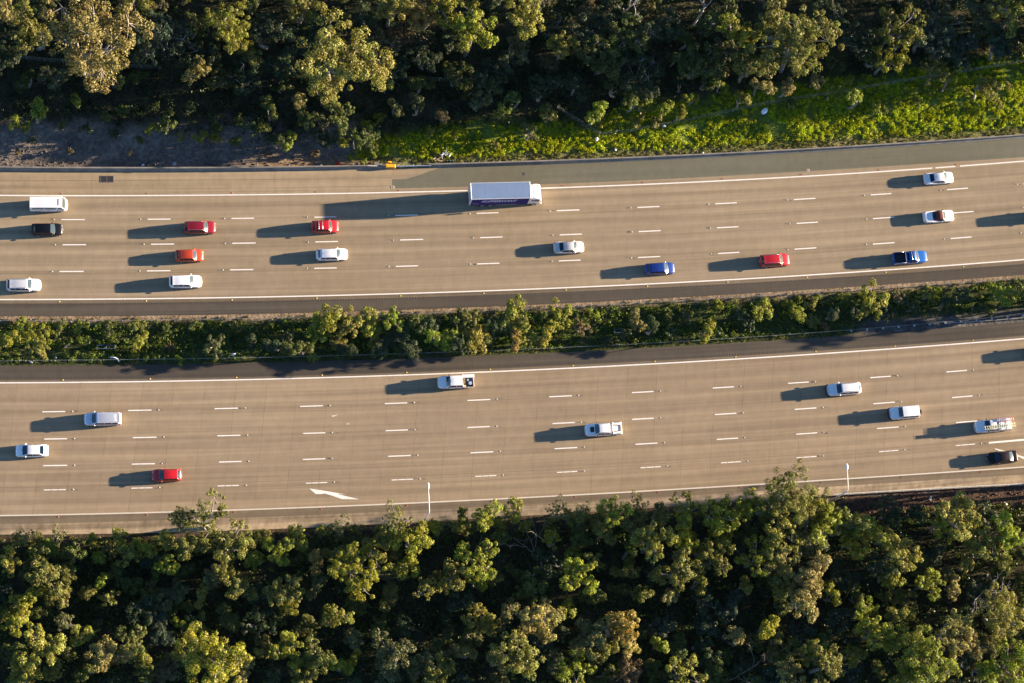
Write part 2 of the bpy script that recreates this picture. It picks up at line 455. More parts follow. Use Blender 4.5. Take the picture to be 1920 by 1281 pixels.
# raised pavement markers
def stud_mesh(name, col):
    v, f = rbox((0, 0, .018), (.16, .16, .036), .012)
    return mesh(name, v, f, pmat(name, col, .35), True, sharp=30)
sm_w = stud_mesh('white_stud', (.55, .54, .5)); sm_y = stud_mesh('yellow_stud', (.75, .5, .06)); sm_r = stud_mesh('red_stud', (.4, .04, .03))
def inframe(x, y, m=0):
    p = PX(x, y); return -m < p[0] < 1920 + m and -m < p[1] < 1281 + m
for (x, y, a) in studs:
    if not inframe(x, y): continue
    o = link('road_stud', sm_w, None, (x, y, .004), (0, 0, a))
    tag(o, 'small white raised road stud with dark scuffs at the end of a lane dash', 'road stud', 'white studs beside the lane dashes')
for cv, off, x0, me, lab, grp in ((nE_bot, -.35, 112, sm_y, 'small yellow raised stud beside the median edge line of the upper carriageway', 'yellow studs, upper carriageway'),
                            (sE_top, .35, 125, sm_y, 'small yellow raised stud beside the median edge line of the lower carriageway', 'yellow studs, lower carriageway'),
                            (nE_top, .3, 106, sm_r, 'small dark red raised stud beside the outer edge line of the upper carriageway', 'red studs, upper carriageway'),
                            (sE_bot, -.3, 128, sm_r, 'small dark red raised stud beside the outer edge line of the lower carriageway', 'red studs, lower carriageway')):
    x = G(x0, 560).x
    while x < 82:
        if inframe(x, cv(x)):
            tag(link('road_stud', me, None, (x, cv(x) + off, .008)), lab, 'road stud', grp)
        x += 12.1

# ------------------------------------------------------------------ ground
def hsh(x, y, s=0):
    n = math.sin(x*127.1 + y*311.7 + s*74.7)*43758.5453
    return n - math.floor(n)
def vn(x, y, s=0):
    i, j = math.floor(x), math.floor(y); a, b = x - i, y - j
    a, b = a*a*(3 - 2*a), b*b*(3 - 2*b)
    return (hsh(i, j, s)*(1 - a) + hsh(i + 1, j, s)*a)*(1 - b) + (hsh(i, j + 1, s)*(1 - a) + hsh(i + 1, j + 1, s)*a)*b
def fbm(x, y, s=0): return .5*vn(x, y, s) + .3*vn(x*2.1, y*2.1, s + 1) + .2*vn(x*4.3, y*4.3, s + 2)
def sm(a, b, x):
    t = min(max((x - a)/(b - a), 0), 1); return t*t*(3 - 2*t)
def gz(x, y):
    n = nW(x); s = sEnd(x); a = nMed(x); b = sMed(x)
    bump = (fbm(x*.25, y*.25, 3) - .5)
    if y > n:
        d = y - n - .3
        return -.06 + 2.2*sm(0, 11, d) + 1.2*sm(12, 40, d) + bump*.8*sm(.5, 4, d)
    if y < s:
        d = s - y
        return -.06 - 1.6*sm(.1, 5, d) - 1.6*sm(6, 30, d) + bump*.8*sm(1, 5, d)
    if b < y < a:
        d = min(y - b, a - y)
        return -.06 - .55*sm(.4, 3, d) + bump*.25*sm(.3, 2, d)
    return -.06
def lerp3(a, b, t): return tuple(a[i] + (b[i] - a[i])*t for i in range(3))
C_FLOOR = (.04, .036, .02); C_GRASS = (.09, .12, .02); C_ROCK = (.125, .106, .09); C_TAN = (.19, .135, .085); C_RED = (.07, .044, .031); C_GRAV = (.085, .08, .075); C_DRY = (.17, .14, .08)
def grass_edge(px):                                                    # upper limit of the bright verge grass, photo pixels
    return interp(px, [(640, 300), (700, 262), (900, 240), (1100, 235), (1200, 205), (1440, 175), (1700, 140), (1920, 112), (2200, 80)])
def zone(x, y):
    px, py = PX(x, y)
    n, s, a, b = nW(x), sEnd(x), nMed(x), sMed(x)
    j = (fbm(x*.35, y*.35, 5) - .5)*2
    if y > n:
        d = y - n; c = C_FLOOR
        if px > 620:
            e = grass_edge(px)
            c = lerp3(C_FLOOR, C_GRASS, sm(e - 18, e + 14, py + j*22))
            c = lerp3(c, C_DRY, (1 - sm(.8, 2.4, d + j*.9))*.75*sm(620, 800, px))
        if px < 720:
            t = sm(222, 252, py + j*26)*(1 - sm(640, 720, px))
            c = lerp3(c, C_ROCK, t)
            c = lerp3(c, C_TAN, sm(286, 303, py + j*8)*sm(430, 520, px)*(1 - sm(680, 740, px)))
        return c
    if y < s:
        d = s - y
        c = lerp3((.06, .045, .03), C_FLOOR, sm(.6, 4, d + j))
        if px > 1480: c = lerp3(c, C_RED, sm(1500, 1620, px)*(1 - sm(1.6, 4.2, d + j*1.3)))
        else: c = lerp3(c, C_RED, .55*(1 - sm(1.0, 2.4, d + j*.8))*sm(.25, .5, fbm(x*.2, y*.2, 9)))
        return c
    c = (.042, .05, .018)
    da, db = a - y, y - b
    c = lerp3(c, (.20, .15, .10), 1 - sm(.5, 1.3, da + j*.45))
    if px > 1560: c = lerp3(c, C_GRAV, sm(1570, 1640, px)*(1 - sm(1.5, 2.8, db + j*.8)))
    return c
gx = [-1500, -900, -500, -320, -240, -190] + lin(-150, 150, 334) + [190, 240, 320, 500, 900, 1500]
gy = [-1500, -800, -400, -220, -150, -110] + lin(-80, 75, 240) + [110, 150, 220, 400, 800, 1500]
gv, gf, gc = [], [], []
for x in gx:
    xc = min(max(x, -150), 150)
    for y in gy:
        yc = min(max(y, -110), 105)
        inn = abs(x) <= 151 and -81 < y < 76
        z = gz(x, y) if inn else gz(xc, yc) if (abs(y) > 60) else -.06
        # keep the sheet below the pavements it runs under
        gv.append((x, y, z)); gc.append(zone(x, y) if inn else C_FLOOR)
ny = len(gy)
for i in range(len(gx) - 1):
    for j in range(ny - 1): gf.append((i*ny + j, i*ny + ny + j, i*ny + ny + j + 1, i*ny + j + 1))
gm, N, L, b = newmat('ground_soil')
ca = N.new('ShaderNodeVertexColor'); ca.layer_name = 'soil'
tc = N.new('ShaderNodeTexCoord')
n1 = N.new('ShaderNodeTexNoise'); n1.inputs['Scale'].default_value = 1.6; n1.inputs['Detail'].default_value = 8; n1.inputs['Roughness'].default_value = .7
n2 = N.new('ShaderNodeTexNoise'); n2.inputs['Scale'].default_value = .35; n2.inputs['Detail'].default_value = 4
L.new(tc.outputs['Object'], n1.inputs[0]); L.new(tc.outputs['Object'], n2.inputs[0])
k = mathn(N, L, 'MULTIPLY', rng(N, L, n1.outputs[0], .3, .7, .45, 1.55), rng(N, L, n2.outputs[0], .3, .7, .7, 1.3))
L.new(mixc(N, L, 1., ca.outputs[0], k, 'MULTIPLY'), b.inputs['Base Color']); b.inputs['Roughness'].default_value = 1; b.inputs['Specular IOR Level'].default_value = .1
bp = N.new('ShaderNodeBump'); bp.inputs['Strength'].default_value = .9; bp.inputs['Distance'].default_value = .25
L.new(n1.outputs[0], bp.inputs['Height']); L.new(bp.outputs[0], b.inputs['Normal'])
gme = mesh('ground', gv, gf, gm, True)
at = gme.color_attributes.new('soil', 'FLOAT_COLOR', 'POINT')
at.data.foreach_set('color', [c for q in gc for c in (*q, 1.)])
tag(link('ground', gme), kind='structure')
# shaped edges of the pavements (small kerb faces down to the soil)
def skirt(cv, z0, z1, dy):
    k = 260; v, f = [], []
    for i in range(k):
        x = XA + (XB - XA)*i/(k - 1)
        v += [(x, cv(x), z0), (x, cv(x) + dy, z1)]
    for i in range(k - 1): f.append((2*i, 2*i + 1, 2*i + 3, 2*i + 2))
    return v, f
M_KERB = pmat('pavement_edge', (.24, .21, .18), .9, var=.2, vs=1.5)
for cv, dy in ((nMed, -.02), (sMed, .02), (sEnd, -.02)):
    tag(obj('pavement_edge', skirt(cv, 0, -.4, dy), M_KERB), kind='structure')
# ------------------------------------------------------------------ vehicles
M_GLASS = pmat('car_glass', (.002, .012, .026), .05, 0, .15, .45)
M_GLASS_SUN = pmat('sunlit_tone_glass', (.035, .055, .06), .1, 0, .5, .7)  # paler base colour paints in the sunlit look of sun-facing glass
M_TYRE = pmat('tyre_rubber', (.018, .018, .018), .85)
M_RIM = pmat('alloy_rim', (.5, .5, .5), .35, .8)
M_BLK = pmat('black_plastic', (.02, .02, .021), .55)
M_CHR = pmat('bright_metal', (.62, .62, .62), .25, .9)
M_HEAD = pmat('headlight_lens', (.75, .76, .76), .12, 0, .5)
M_TAIL = pmat('taillight_lens', (.38, .015, .012), .2, 0, .4)
M_PLATE = pmat('number_plate', (.7, .7, .66), .5)
M_DARKBED = pmat('bed_liner', (.022, .022, .024), .8)
def paint(name, col, metal=.0, rough=.32): return pmat(name, col, rough, metal, .6, .5)

TYPES = {
 #        L    W     H     hood0 hood1 belt tail  wsb  wst   rrt   rrb   hwb  hwt  nose roundness
 'sedan': dict(W=1.80, H=1.45, hd0=.70, hd1=.95, belt=.94, tail=.99, wsb=.27, wst=.12, rrt=-.18, rrb=-.345, hb=.90, ht=.70),
 'hatch': dict(W=1.76, H=1.48, hd0=.72, hd1=.98, belt=.96, tail=.98, wsb=.275, wst=.11, rrt=-.36, rrb=-.455, hb=.91, ht=.72),
 'suv':   dict(W=1.84, H=1.68, hd0=.82, hd1=1.08, belt=1.06, tail=1.05, wsb=.26, wst=.12, rrt=-.385, rrb=-.468, hb=.91, ht=.74),
 'wagon': dict(W=1.88, H=1.84, hd0=.92, hd1=1.18, belt=1.15, tail=1.12, wsb=.27, wst=.16, rrt=-.44, rrb=-.485, hb=.92, ht=.80),
 'ute':   dict(W=1.86, H=1.80, hd0=.90, hd1=1.15, belt=1.13, tail=.72, wsb=.235, wst=.115, rrt=-.10, rrb=-.135, hb=.91, ht=.76),
 'conv':  dict(W=1.82, H=1.38, hd0=.68, hd1=.93, belt=.93, tail=.98, wsb=.205, wst=.095, rrt=-.10, rrb=-.235, hb=.86, ht=.68),
 'van':   dict(W=1.88, H=2.22, hd0=.95, hd1=1.20, belt=1.22, tail=1.2, wsb=.455, wst=.36, rrt=-.475, rrb=-.49, hb=.95, ht=.86),
}
PLAN = [(-.5, .62), (-.495, .70), (-.485, .79), (-.465, .88), (-.42, .955), (-.34, .99), (-.25, 1), (.2, 1), (.33, .985), (.40, .945), (.44, .875), (.465, .79), (.482, .69), (.493, .56), (.5, .42)]
PLANB = [(-.5, .90), (-.49, .95), (-.46, .985), (-.3, 1), (.28, 1), (.38, .975), (.43, .925), (.465, .83), (.485, .72), (.495, .62), (.5, .52)]

def hull(T, Lc, kind):
    W = T['W']/2; boxy = kind in ('wagon', 'ute', 'van')
    plan = PLANB if boxy else PLAN
    if kind == 'van': zt = [(-.5, 1.1), (-.49, 1.2), (.40, 1.22), (T['wsb'], 1.2), (.485, 1.05), (.495, .93), (.5, .8)]
    elif kind == 'ute': zt = [(-.5, .6), (-.495, .68), (T['rrb'] - .01, .72), (T['rrb'] + .005, T['belt']), (T['wsb'], T['hd1']), (.40, T['hd0'] + .13), (.465, T['hd0'] + .02), (.485, T['hd0'] - .08), (.495, T['hd0'] - .2), (.5, T['hd0'] - .3)]
    else: zt = [(-.5, T['tail']*.62), (-.494, T['tail']*.78), (-.485, T['tail']*.9), (-.465, T['tail']*.985), (T['rrb'], T['tail'] + .01), (T['rrt'], T['belt'] + .01), (0, T['belt']), (T['wsb'], T['hd1']), (.40, T['hd0'] + .12), (.455, T['hd0'] + .02), (.478, T['hd0'] - .06), (.492, T['hd0'] - .15), (.5, T['hd0'] - .27)]
    zb = [(-.5, .36), (-.46, .26), (-.3, .21), (.35, .21), (.46, .23), (.5, .32)]
    fs = sorted(set([-.5, -.494, -.485, -.47, -.45, -.42, -.38, -.33, -.28, -.22, -.15, -.08, 0, .07, .14, .2, .25, .3, .35, .39, .42, .445, .465, .478, .488, .495, .5] + [T['rrb'], T['wsb']] + ([T['rrb'] - .01, T['rrb'] + .005] if kind == 'ute' else [])))
    V, Fc = [], []
    for f in fs:
        p = interp(f, plan)*W; t = interp(f, zt); bt = interp(f, zb); h = t - bt
        half = [(0, bt), (.72*p, bt), (.92*p, bt + .06*h), (.985*p, bt + .22*h), (p, bt + .48*h), (.99*p, bt + .72*h), (.965*p, bt + .86*h), (.915*p, t - .035), (.84*p, t - .004), (.5*p, t + .012), (0, t + .018)]
        ring = half + [(-y, z) for y, z in half[-2:0:-1]]
        for y, z in ring: V.append(Vector((f*Lc, y, z)))
    m = 20
    for i in range(len(fs) - 1):
        for j in range(m):
            k = (j + 1) % m
            Fc.append((i*m + j, i*m + k, i*m + m + k, i*m + m + j))
    Fc.append(tuple(range(m))); Fc.append(tuple(range(len(V) - 1, len(V) - m - 1, -1)))
    return V, [tuple(reversed(q)) for q in Fc]

class Cabin:
    def __init__(s, T, Lc, kind):
        s.T, s.L, s.kind = T, Lc, kind; s.W = T['W']/2
        s.zb0 = T['hd1'] - .015; s.zb1 = (T['belt'] if kind == 'ute' else T['tail']) - .005
        s.bw = .10 if kind != 'van' else .08
    def xz(s, q):
        T = s.T; H = T['H']
        if q <= 1: x = T['wsb'] + (T['wst'] - T['wsb'])*q; z = s.zb0 + (H - .055 - s.zb0)*(q**.93)
        elif q <= 2:
            r = q - 1; x = T['wst'] + (T['rrt'] - T['wst'])*r; z = H - .055 + .055*math.sin(math.pi*min(r*1.1, 1)) - (.06*r*r if s.kind in ('sedan', 'conv', 'hatch') else .015*r)
        else:
            r = q - 2; z2 = H - .055 - (.06 if s.kind in ('sedan', 'conv', 'hatch') else .015)
            x = T['rrt'] + (T['rrb'] - T['rrt'])*r; z = z2 + (s.zb1 - z2)*(r**1.12)
        return x*s.L, z
    def hw(s, q):
        T = s.T; b, t = T['hb']*s.W, T['ht']*s.W
        if q <= 1: return b + (t - b)*q**.9
        if q <= 2: return t*(1 - .02*(q - 1)) if s.kind not in ('sedan', 'conv') else t*(1 - .05*(q - 1))
        e = t*(.98 if s.kind not in ('sedan', 'conv') else .95); return e + (b*.93 - e)*(q - 2)
    def top(s, q, t, off=0.):
        x, z = s.xz(q); w = s.hw(q)
        e = .02; x1, z1 = s.xz(max(q - e, 0)); x2, z2 = s.xz(min(q + e, 3)); l = math.hypot(x2 - x1, z2 - z1)
        nx, nz = (z2 - z1)/l, -(x2 - x1)/l
        bow = s.bw*(1 - q) if q < 1 else (.09*(q - 2) if q > 2 else 0)
        fl = .03 + .03*min(1, max(0, 1 - abs(q - 1.5)*2))
        return Vector((x - bow*t*t*(1 if q < 1 else -1) + nx*off, t*w, z - fl*t*t*abs(t) + nz*off))
    def side(s, q, u, sg, off=0.):
        p = s.top(q, sg); zb = s.T['belt'] - .04
        wb = .955*s.W if s.kind != 'van' else .985*s.W
        z = p.z + (zb - p.z)*u
        full = max(.05, s.T['H'] - zb)
        k = min(1, max(0, (p.z - zb)/full))
        yb = abs(p.y) + (wb - abs(p.y))*min(1, 1.0*k + .0) if k > 0 else abs(p.y)
        y = abs(p.y) + (yb - abs(p.y))*u + .02*math.sin(math.pi*u)*k
        return Vector((p.x, sg*(y + off), z + off*.35))
    def shell(s, q0=0., q1=3.):
        qs = [q for q in lin(0, 1, 6) + lin(1.06, 2, 9) + lin(2.15, 3, 6) if q0 - 1e-6 <= q <= q1 + 1e-6]
        ts = lin(-1, 1, 11); us = [1, .66, .33]
        V, Fc = [], []
        for q in qs:
            V += [s.side(q, u, -1) for u in us] + [s.top(q, t) for t in ts] + [s.side(q, u, 1) for u in us[::-1]]
        m = 17
        for i in range(len(qs) - 1):
            for j in range(m - 1): Fc.append((i*m + j, i*m + j + 1, i*m + m + j + 1, i*m + m + j))
        return V, Fc
    def glass_top(s, a, b, tw, off=.012): return grid(lambda q, t: s.top(q, t, off), lin(a, b, 7), lin(-tw, tw, 9))
    def glass_side(s, a, b, sg, u0=.13, u1=.86, off=.014):
        return grid(lambda q, u: s.side(q, u, sg, off), lin(a, b, 9), lin(u0, u1, 4))

def wheel(parent, x, y, r, wd, sg, dark=False):
    t = lathe_y([(r*.62, -wd/2), (r*.93, -wd/2), (r, -wd*.32), (r, wd*.32), (r*.93, wd/2), (r*.62, wd/2)])
    wv = obj('wheel', t, M_TYRE, parent, True, 40, loc=(x, y, r))
    prof = [(.001, wd*.36*sg), (r*.18, wd*.40*sg), (r*.2, wd*.30*sg), (r*.52, wd*.34*sg), (r*.64, wd*.47*sg)]
    rm = lathe_y(prof, 20)
    obj('rim', rm, M_RIM, wv, True, 30)
    return wv
def arch(x, y, r, sg):
    v, f = [], []
    n = 14
    for i in range(n + 1):
        a = math.pi*i/n
        v += [Vector((x + (r + .02)*math.cos(a), y, r + (r + .02)*math.sin(a))), Vector((x + (r + .085)*math.cos(a), y, r + (r + .075)*math.sin(a)))]
    for i in range(n): f.append((2*i, 2*i + 1, 2*i + 3, 2*i + 2))
    return v, f

def vehicle(name, kind, px, heading, label, cat, mat, Lc=None, zc=.75, flip=False, **o):
    """px = (x0, x1, yc) of the vehicle in the photo"""
    T = dict(TYPES[kind]); T.update(o.get('T', {}))
    x0, x1, yc = px
    A, B = G(x0, yc, zc), G(x1, yc, zc); c = (A + B)/2
    Lc = Lc or (B - A).length*.985
    cv = {1: cD2, -1: cS2}[heading]
    rz = cv.ang(c.x) + (math.pi if heading < 0 else 0) + o.get('yaw', 0)
    root = empty(name, (c.x, c.y, .004), rz, label, cat, o.get('group', 'vehicles driving on the motorway'))
    W, Hh = T['W'], T['H']
    cb = Cabin(T, Lc, kind)
    hv = hull(T, Lc, kind)
    if kind == 'conv':
        obj('body', merge(hv, cb.shell(0, 1)), mat, root, True, 38)
        st = cb.shell(1, 3); obj('soft_top', st, o['soft'], root, True, 38)
    else: obj('body', merge(hv, cb.shell()), mat, root, True, 38)
    gf = o.get('wsmat') or (M_GLASS_SUN if heading > 0 else M_GLASS)  # windscreens facing the sun get the painted paler tone
    obj('windscreen', cb.glass_top(.10, .93, .90), gf, root, True)
    if kind != 'conv': obj('rear_window', cb.glass_top(2.12, 2.86, .86) if kind not in ('van', 'ute', 'wagon') else cb.glass_top(2.05, 2.62, .84), o.get('rwmat', M_GLASS), root, True)
    else: obj('rear_window', cb.glass_top(2.25, 2.8, .55), M_GLASS, root, True)
    if kind == 'sedan' : cuts = [(.42, 1.40), (1.45, 2.02), (2.05, 2.5)]
    elif kind == 'ute': cuts = [(.45, 1.48), (1.54, 2.0)]
    elif kind == 'conv': cuts = [(.5, 1.6)]
    elif kind == 'van': cuts = [(.30, 1.13), (1.19, 1.54), (1.57, 1.93)]
    else: cuts = [(.42, 1.34), (1.38, 1.68), (1.71, 1.96)]
    for sg in (-1, 1):
        for a, b in cuts: obj('side_window', cb.glass_side(a, b, sg, *( (.25, .62) if kind == 'van' else (.13, .84))), M_GLASS, root, True)
    hy = W/2*(.66 if kind not in ('van', 'wagon', 'ute') else .70)
    for sg in (-1, 1):
        hz = T['hd0'] - .09; hx = Lc*(.452 if kind != 'van' else .474)
        obj('headlight', ell((0, 0, 0), (.06, .22, .085), 12, 6), M_HEAD, root, True, loc=(hx, sg*hy, hz), rot=(0, 0, sg*.8 if kind != 'van' else sg*.3))
        tz = (T['tail'] - .12) if kind != 'ute' else .95
        obj('taillight', ell((-Lc*(.462 if kind not in ('wagon', 'van', 'ute') else .478), sg*W/2*(.80 if kind not in ('wagon', 'van', 'ute') else .86), tz), (.10, .12 if kind not in ('wagon', 'van') else .09, .08 if kind not in ('wagon', 'van', 'ute') else .2), 10, 6), M_TAIL, root, True)
        mx = cb.side(.55, .8, sg)
        obj('door_mirror', ell((mx.x - .03, sg*(abs(mx.y) + .13), T['belt'] + .07), (.09, .135, .085), 10, 6), o.get('mirror', mat), root, True)
        obj('door_handle', rbox((Lc*.0, sg*(W/2*.99), T['belt'] - .16), (.2, .03, .03), .01), o.get('mirror', mat), root, True, 30)
    obj('front_grille', rbox((Lc*.492, 0, .52 if kind not in ('wagon', 'ute', 'van') else .66), (.05, W*.52, .20), .03), M_BLK, root, True, 30)
    obj('number_plate', rbox((Lc*.503, 0, .44), (.02, .40, .11), .004), M_PLATE, root)
    obj('number_plate', rbox((-Lc*.503, 0, .62), (.02, .40, .11), .004), M_PLATE, root)
    r = {'wagon': .38, 'ute': .375, 'van': .34, 'suv': .355}.get(kind, .32)
    fx, rx = Lc*(.305 if kind != 'van' else .27), -Lc*(.285 if kind != 'ute' else .27)
    av = []
    for x in (fx, rx):
        for sg in (-1, 1):
            wheel(root, x, sg*(W/2 - .10), r, .225, sg)
            obj('wheel_arch_trim', arch(x, sg*(W/2*(1. if x < 0 else .992) + .006), r, sg), M_BLK, root)
    # optional equipment
    if o.get('rails'):
        for sg in (-1, 1):
            pts = [cb.top(q, sg*.9, .07 if 1.12 < q < 1.88 else .0) for q in (1.06, 1.14, 1.35, 1.6, 1.8, 1.88, 1.95)]
            obj('roof_rail', tube(pts, .022, 6), o['rails'], root, True)
    if o.get('bars'):
        for q in o['bars']:
            pts = [cb.top(q, t, .09 if abs(t) < .97 else .0) for t in (-.98, -.92, -.5, 0, .5, .92, .98)]
            obj('roof_bar', tube(pts, .032, 6), M_CHR, root, True)
    if o.get('sunroof'): obj('sunroof', grid(lambda q, t: cb.top(q, t, .006), lin(1.12, 1.42, 4), lin(-.62, .62, 5)), M_GLASS, root, True)
    if o.get('fin'): obj('roof_antenna', ell(cb.top(1.86, 0, .03), (.09, .022, .06), 8, 5), M_BLK, root, True)
    if o.get('ribs'):
        obj('roof_ribs', merge(*[tube([cb.top(q, t, .004) for q in lin(1.1, 1.9, 6)], .014, 5) for t in (-.6, -.36, -.12, .12, .36, .6)]), mat, root, True)
    if o.get('spoiler'):
        z = T['tail'] + .24
        obj('rear_spoiler', merge(rbox((-Lc*.465, 0, z), (.22, W*.80, .035), .012), rbox((-Lc*.45, W*.36, z - .13), (.12, .03, .26), .01), rbox((-Lc*.45, -W*.36, z - .13), (.12, .03, .26), .01)), mat, root, True, 30)
    if o.get('lip'): obj('rear_spoiler', grid(lambda a, t: cb.top(2.0, t, .02) + Vector((-a*.24, 0, -.02*a)), lin(0, 1, 3), lin(-.9, .9, 7)), o['lip'], root, True)
    if o.get('bullbar'):
        hz = T['hd0']
        pts = [(Lc*.44, -W*.46, hz - .18), (Lc*.495, -W*.40, hz - .12), (Lc*.522, -W*.2, hz - .05), (Lc*.526, 0, hz - .03), (Lc*.522, W*.2, hz - .05), (Lc*.495, W*.40, hz - .12), (Lc*.44, W*.46, hz - .18)]
        low = [(x, y, z - .3) for x, y, z in pts]
        ups = [tube([(Lc*.524, y, hz - .36), (Lc*.528, y, hz + .10)], .035, 6) for y in (-.4, .4)]
        hoop = tube([(Lc*.528, -.4, hz + .08), (Lc*.53, 0, hz + .13), (Lc*.528, .4, hz + .08)], .035, 6)
        obj('bull_bar', merge(tube(pts, .06, 7), tube(low, .10, 7), hoop, *ups), o['bullbar'], root, True, 40)
    if o.get('spare'):
        t = lathe_y([(.24, -.11), (.34, -.11), (.37, -.06), (.37, .06), (.34, .11), (.24, .11), (.2, .09), (.001, .09)])
        sp = obj('spare_wheel', t, M_TYRE, root, True, 40, loc=(-Lc*.5 - .06, .12, 1.0), rot=(0, 0, math.pi/2))
        obj('wheel_cover', lathe_y([(.001, .125), (.27, .122), (.33, .09)]), o.get('sparemat', M_CHR), sp, True)
    if o.get('scoop'):
        zz = T['hd0'] + .135
        obj('bonnet_scoop', merge(rbox((Lc*.312, 0, T['hd0'] + .22), (Lc*.115, .78, .10), .03)), M_BLK, root, True, 30)
    # load area of utes
    if kind == 'ute':
        xa, xb = T['rrb']*Lc - .06, -.492*Lc
        lx, cx = xa - xb, (xa + xb)/2
        bed = o.get('bed')
        wo = W/2*.965
        if bed in ('tub', 'cover'):
            tw = .075
            walls = [rbox((cx, sg*(wo - tw/2), .87), (lx, tw, .62), .03) for sg in (-1, 1)] + [rbox((xa - tw/2 - .002, 0, .87), (tw, W*.80, .60), .03), rbox((xb + tw/2 + .002, 0, .87), (tw, 2*wo - 2*tw + .02, .60), .03)]
            obj('load_tub', merge(*walls), mat, root, True, 35)
            obj('bed_liner', box((cx, 0, .735), (lx - 2*tw, 2*wo - 2*tw - .004, .012)), M_DARKBED, root)
        if bed == 'tub':
            for sg in (-1, 1): obj('tub_rail', tube([(xa - .12, sg*(wo - .05), 1.2), (xb + .1, sg*(wo - .05), 1.2)], .028, 6), M_CHR, root, True)
            pts = [(xa - .14, -wo + .08, 1.15), (xa - .20, -wo + .14, 1.5), (xa - .24, -wo + .28, 1.66), (xa - .24, wo - .28, 1.66), (xa - .20, wo - .14, 1.5), (xa - .14, wo - .08, 1.15)]
            obj('sports_bar', tube(pts, .05, 8), M_CHR, root, True)
        if bed == 'cover':
            obj('tonneau_cover', rbox((cx - .05, 0, 1.185), (lx - .3, 2*wo - .16, .05), .02), mat, root, True, 30)
            pts = [(xa - .16, -.50, 1.235), (xb + .28, -.40, 1.235), (xb + .22, -.33, 1.235), (xb + .22, .33, 1.235), (xb + .28, .40, 1.235), (xa - .16, .50, 1.235)]
            obj('cover_seal', tube(pts, .045, 6), M_BLK, root, True)
            pts = [(xa - .14, -wo + .06, 1.15), (xa - .24, -wo + .12, 1.45), (xa - .14, -wo + .24, 1.62), (xa - .1, -wo + .34, 1.66), (xa - .1, wo - .34, 1.66), (xa - .14, wo - .24, 1.62), (xa - .24, wo - .12, 1.45), (xa - .14, wo - .06, 1.15)]
            obj('sports_bar', tube(pts, .05, 8), mat, root, True)
            for sg in (-1, 1): obj('tub_rail', rbox((cx - .15, sg*(wo - .035), 1.195), (lx - .7, .06, .03), .01), M_BLK, root, True, 30)
        if bed == 'tray':
            zt = .86
            obj('tray_floor', merge(rbox((cx, 0, zt), (lx + .02, 1.86, .08), .02)), M_DARKBED, root, True, 30)
            obj('headboard', merge(rbox((xa + .02, 0, zt + .36), (.07, 1.80, .64), .02), tube([(xa + .02, -.9, zt + .70), (xa + .02, .9, zt + .70)], .045, 6)), o['traymat'], root, True, 30)
            for sg in (-1, 1): obj('side_board', rbox((cx - .02, sg*.92, zt + .16), (lx - .06, .045, .26), .015), o['traymat'], root, True, 30)
            obj('tailboard', rbox((xb - .01, 0, zt + .16), (.05, 1.88, .26), .015), o['traymat'], root, True, 30)
        if bed == 'canopy':
            cz = 1.18
            obj('canopy', merge(rbox((cx, 0, cz), (lx, 1.84, .92), .06)), mat, root, True, 30)
            for sg in (-1, 1):
                obj('canopy_side_door', rbox((cx, sg*.925, cz + .08), (lx*.8, .02, .5), .008), M_GLASS if sg > 0 else mat, root, True, 30)
            for x in (xa - .1, cx, xb + .12):
                obj('ladder_rack', tube([(x, -.9, cz + .40), (x, -.9, cz + .62), (x, .9, cz + .62), (x, .9, cz + .40)], .028, 6), M_CHR, root, True)
            pts = [(.235*Lc - .5, -.78, 1.78), (.235*Lc - .5, -.78, 1.83), (.235*Lc - .5, .78, 1.83), (.235*Lc - .5, .78, 1.78)]
            obj('ladder_rack', tube([(T['wst']*Lc - .15, -.72, Hh - .06), (T['wst']*Lc - .15, -.74, Hh + .02), (T['wst']*Lc - .15, .74, Hh + .02), (T['wst']*Lc - .15, .72, Hh - .06)], .025, 6), M_CHR, root, True)
    root['_L'] = Lc
    return root, cb, Lc, T

WHITE = paint('white_paint', (.72, .72, .71)); WHITE2 = paint('pearl_white_paint', (.68, .685, .69), .1)
SILV = paint('silver_paint', (.60, .61, .62), .35, .38); SILB = paint('silver_blue_paint', (.50, .54, .60), .45, .36)
CHAMP = paint('champagne_silver_paint', (.56, .53, .49), .4, .38)
RED = paint('bright_red_paint', (.36, .006, .010)); DRED = paint('dark_red_paint', (.19, .005, .012), .1); ORG = paint('orange_red_paint', (.40, .042, .010), .1)
BLUE = paint('deep_blue_paint', (.005, .030, .19), .1); BRB = paint('bright_blue_paint', (.004, .085, .34), .1)
BLK = pmat('black_paint', (.004, .0045, .007), .3, 0, .15, .3); DKB = pmat('dark_brown_black_paint', (.012, .007, .008), .3, 0, .15, .3)

# upper carriageway, driving to the right of the photo
vehicle('minibus', 'van', (54.5, 127, 383), 1, 'white high roof minibus van overtaken by the black hatchback at the outer edge line', 'van', WHITE, zc=1.1, mirror=M_BLK, roofstripe=1)
van = bpy.data.objects['minibus']
vehicle('parked_car' if 0 else 'hatchback', 'hatch', (58, 118, 430), 1, 'black hatchback just below the white minibus', 'car', BLK, rails=None, fin=1)
vehicle('station_wagon', 'suv', (11, 77.5, 534.5), 1, 'silver white station wagon with roof rails next to the median at the left edge', 'car', SILV, rails=M_CHR, T=dict(H=1.6), fin=1)
vehicle('suv', 'suv', (344.5, 405, 426.5), 1, 'dark red suv with silver roof rails', 'car', DRED, rails=M_CHR)
vehicle('hatchback', 'hatch', (328, 382, 479), 1, 'orange red hatchback between the dark red suv and a white suv', 'car', ORG)
vehicle('suv', 'suv', (316.5, 379, 528), 1, 'white suv below the orange red hatchback', 'car', WHITE, T=dict(H=1.62))
vehicle('suv', 'suv', (584, 635.5, 425), 1, 'bright red compact suv with two roof bars in the truck shadow tip', 'car', RED, bars=(1.45, 1.72), T=dict(H=1.6))
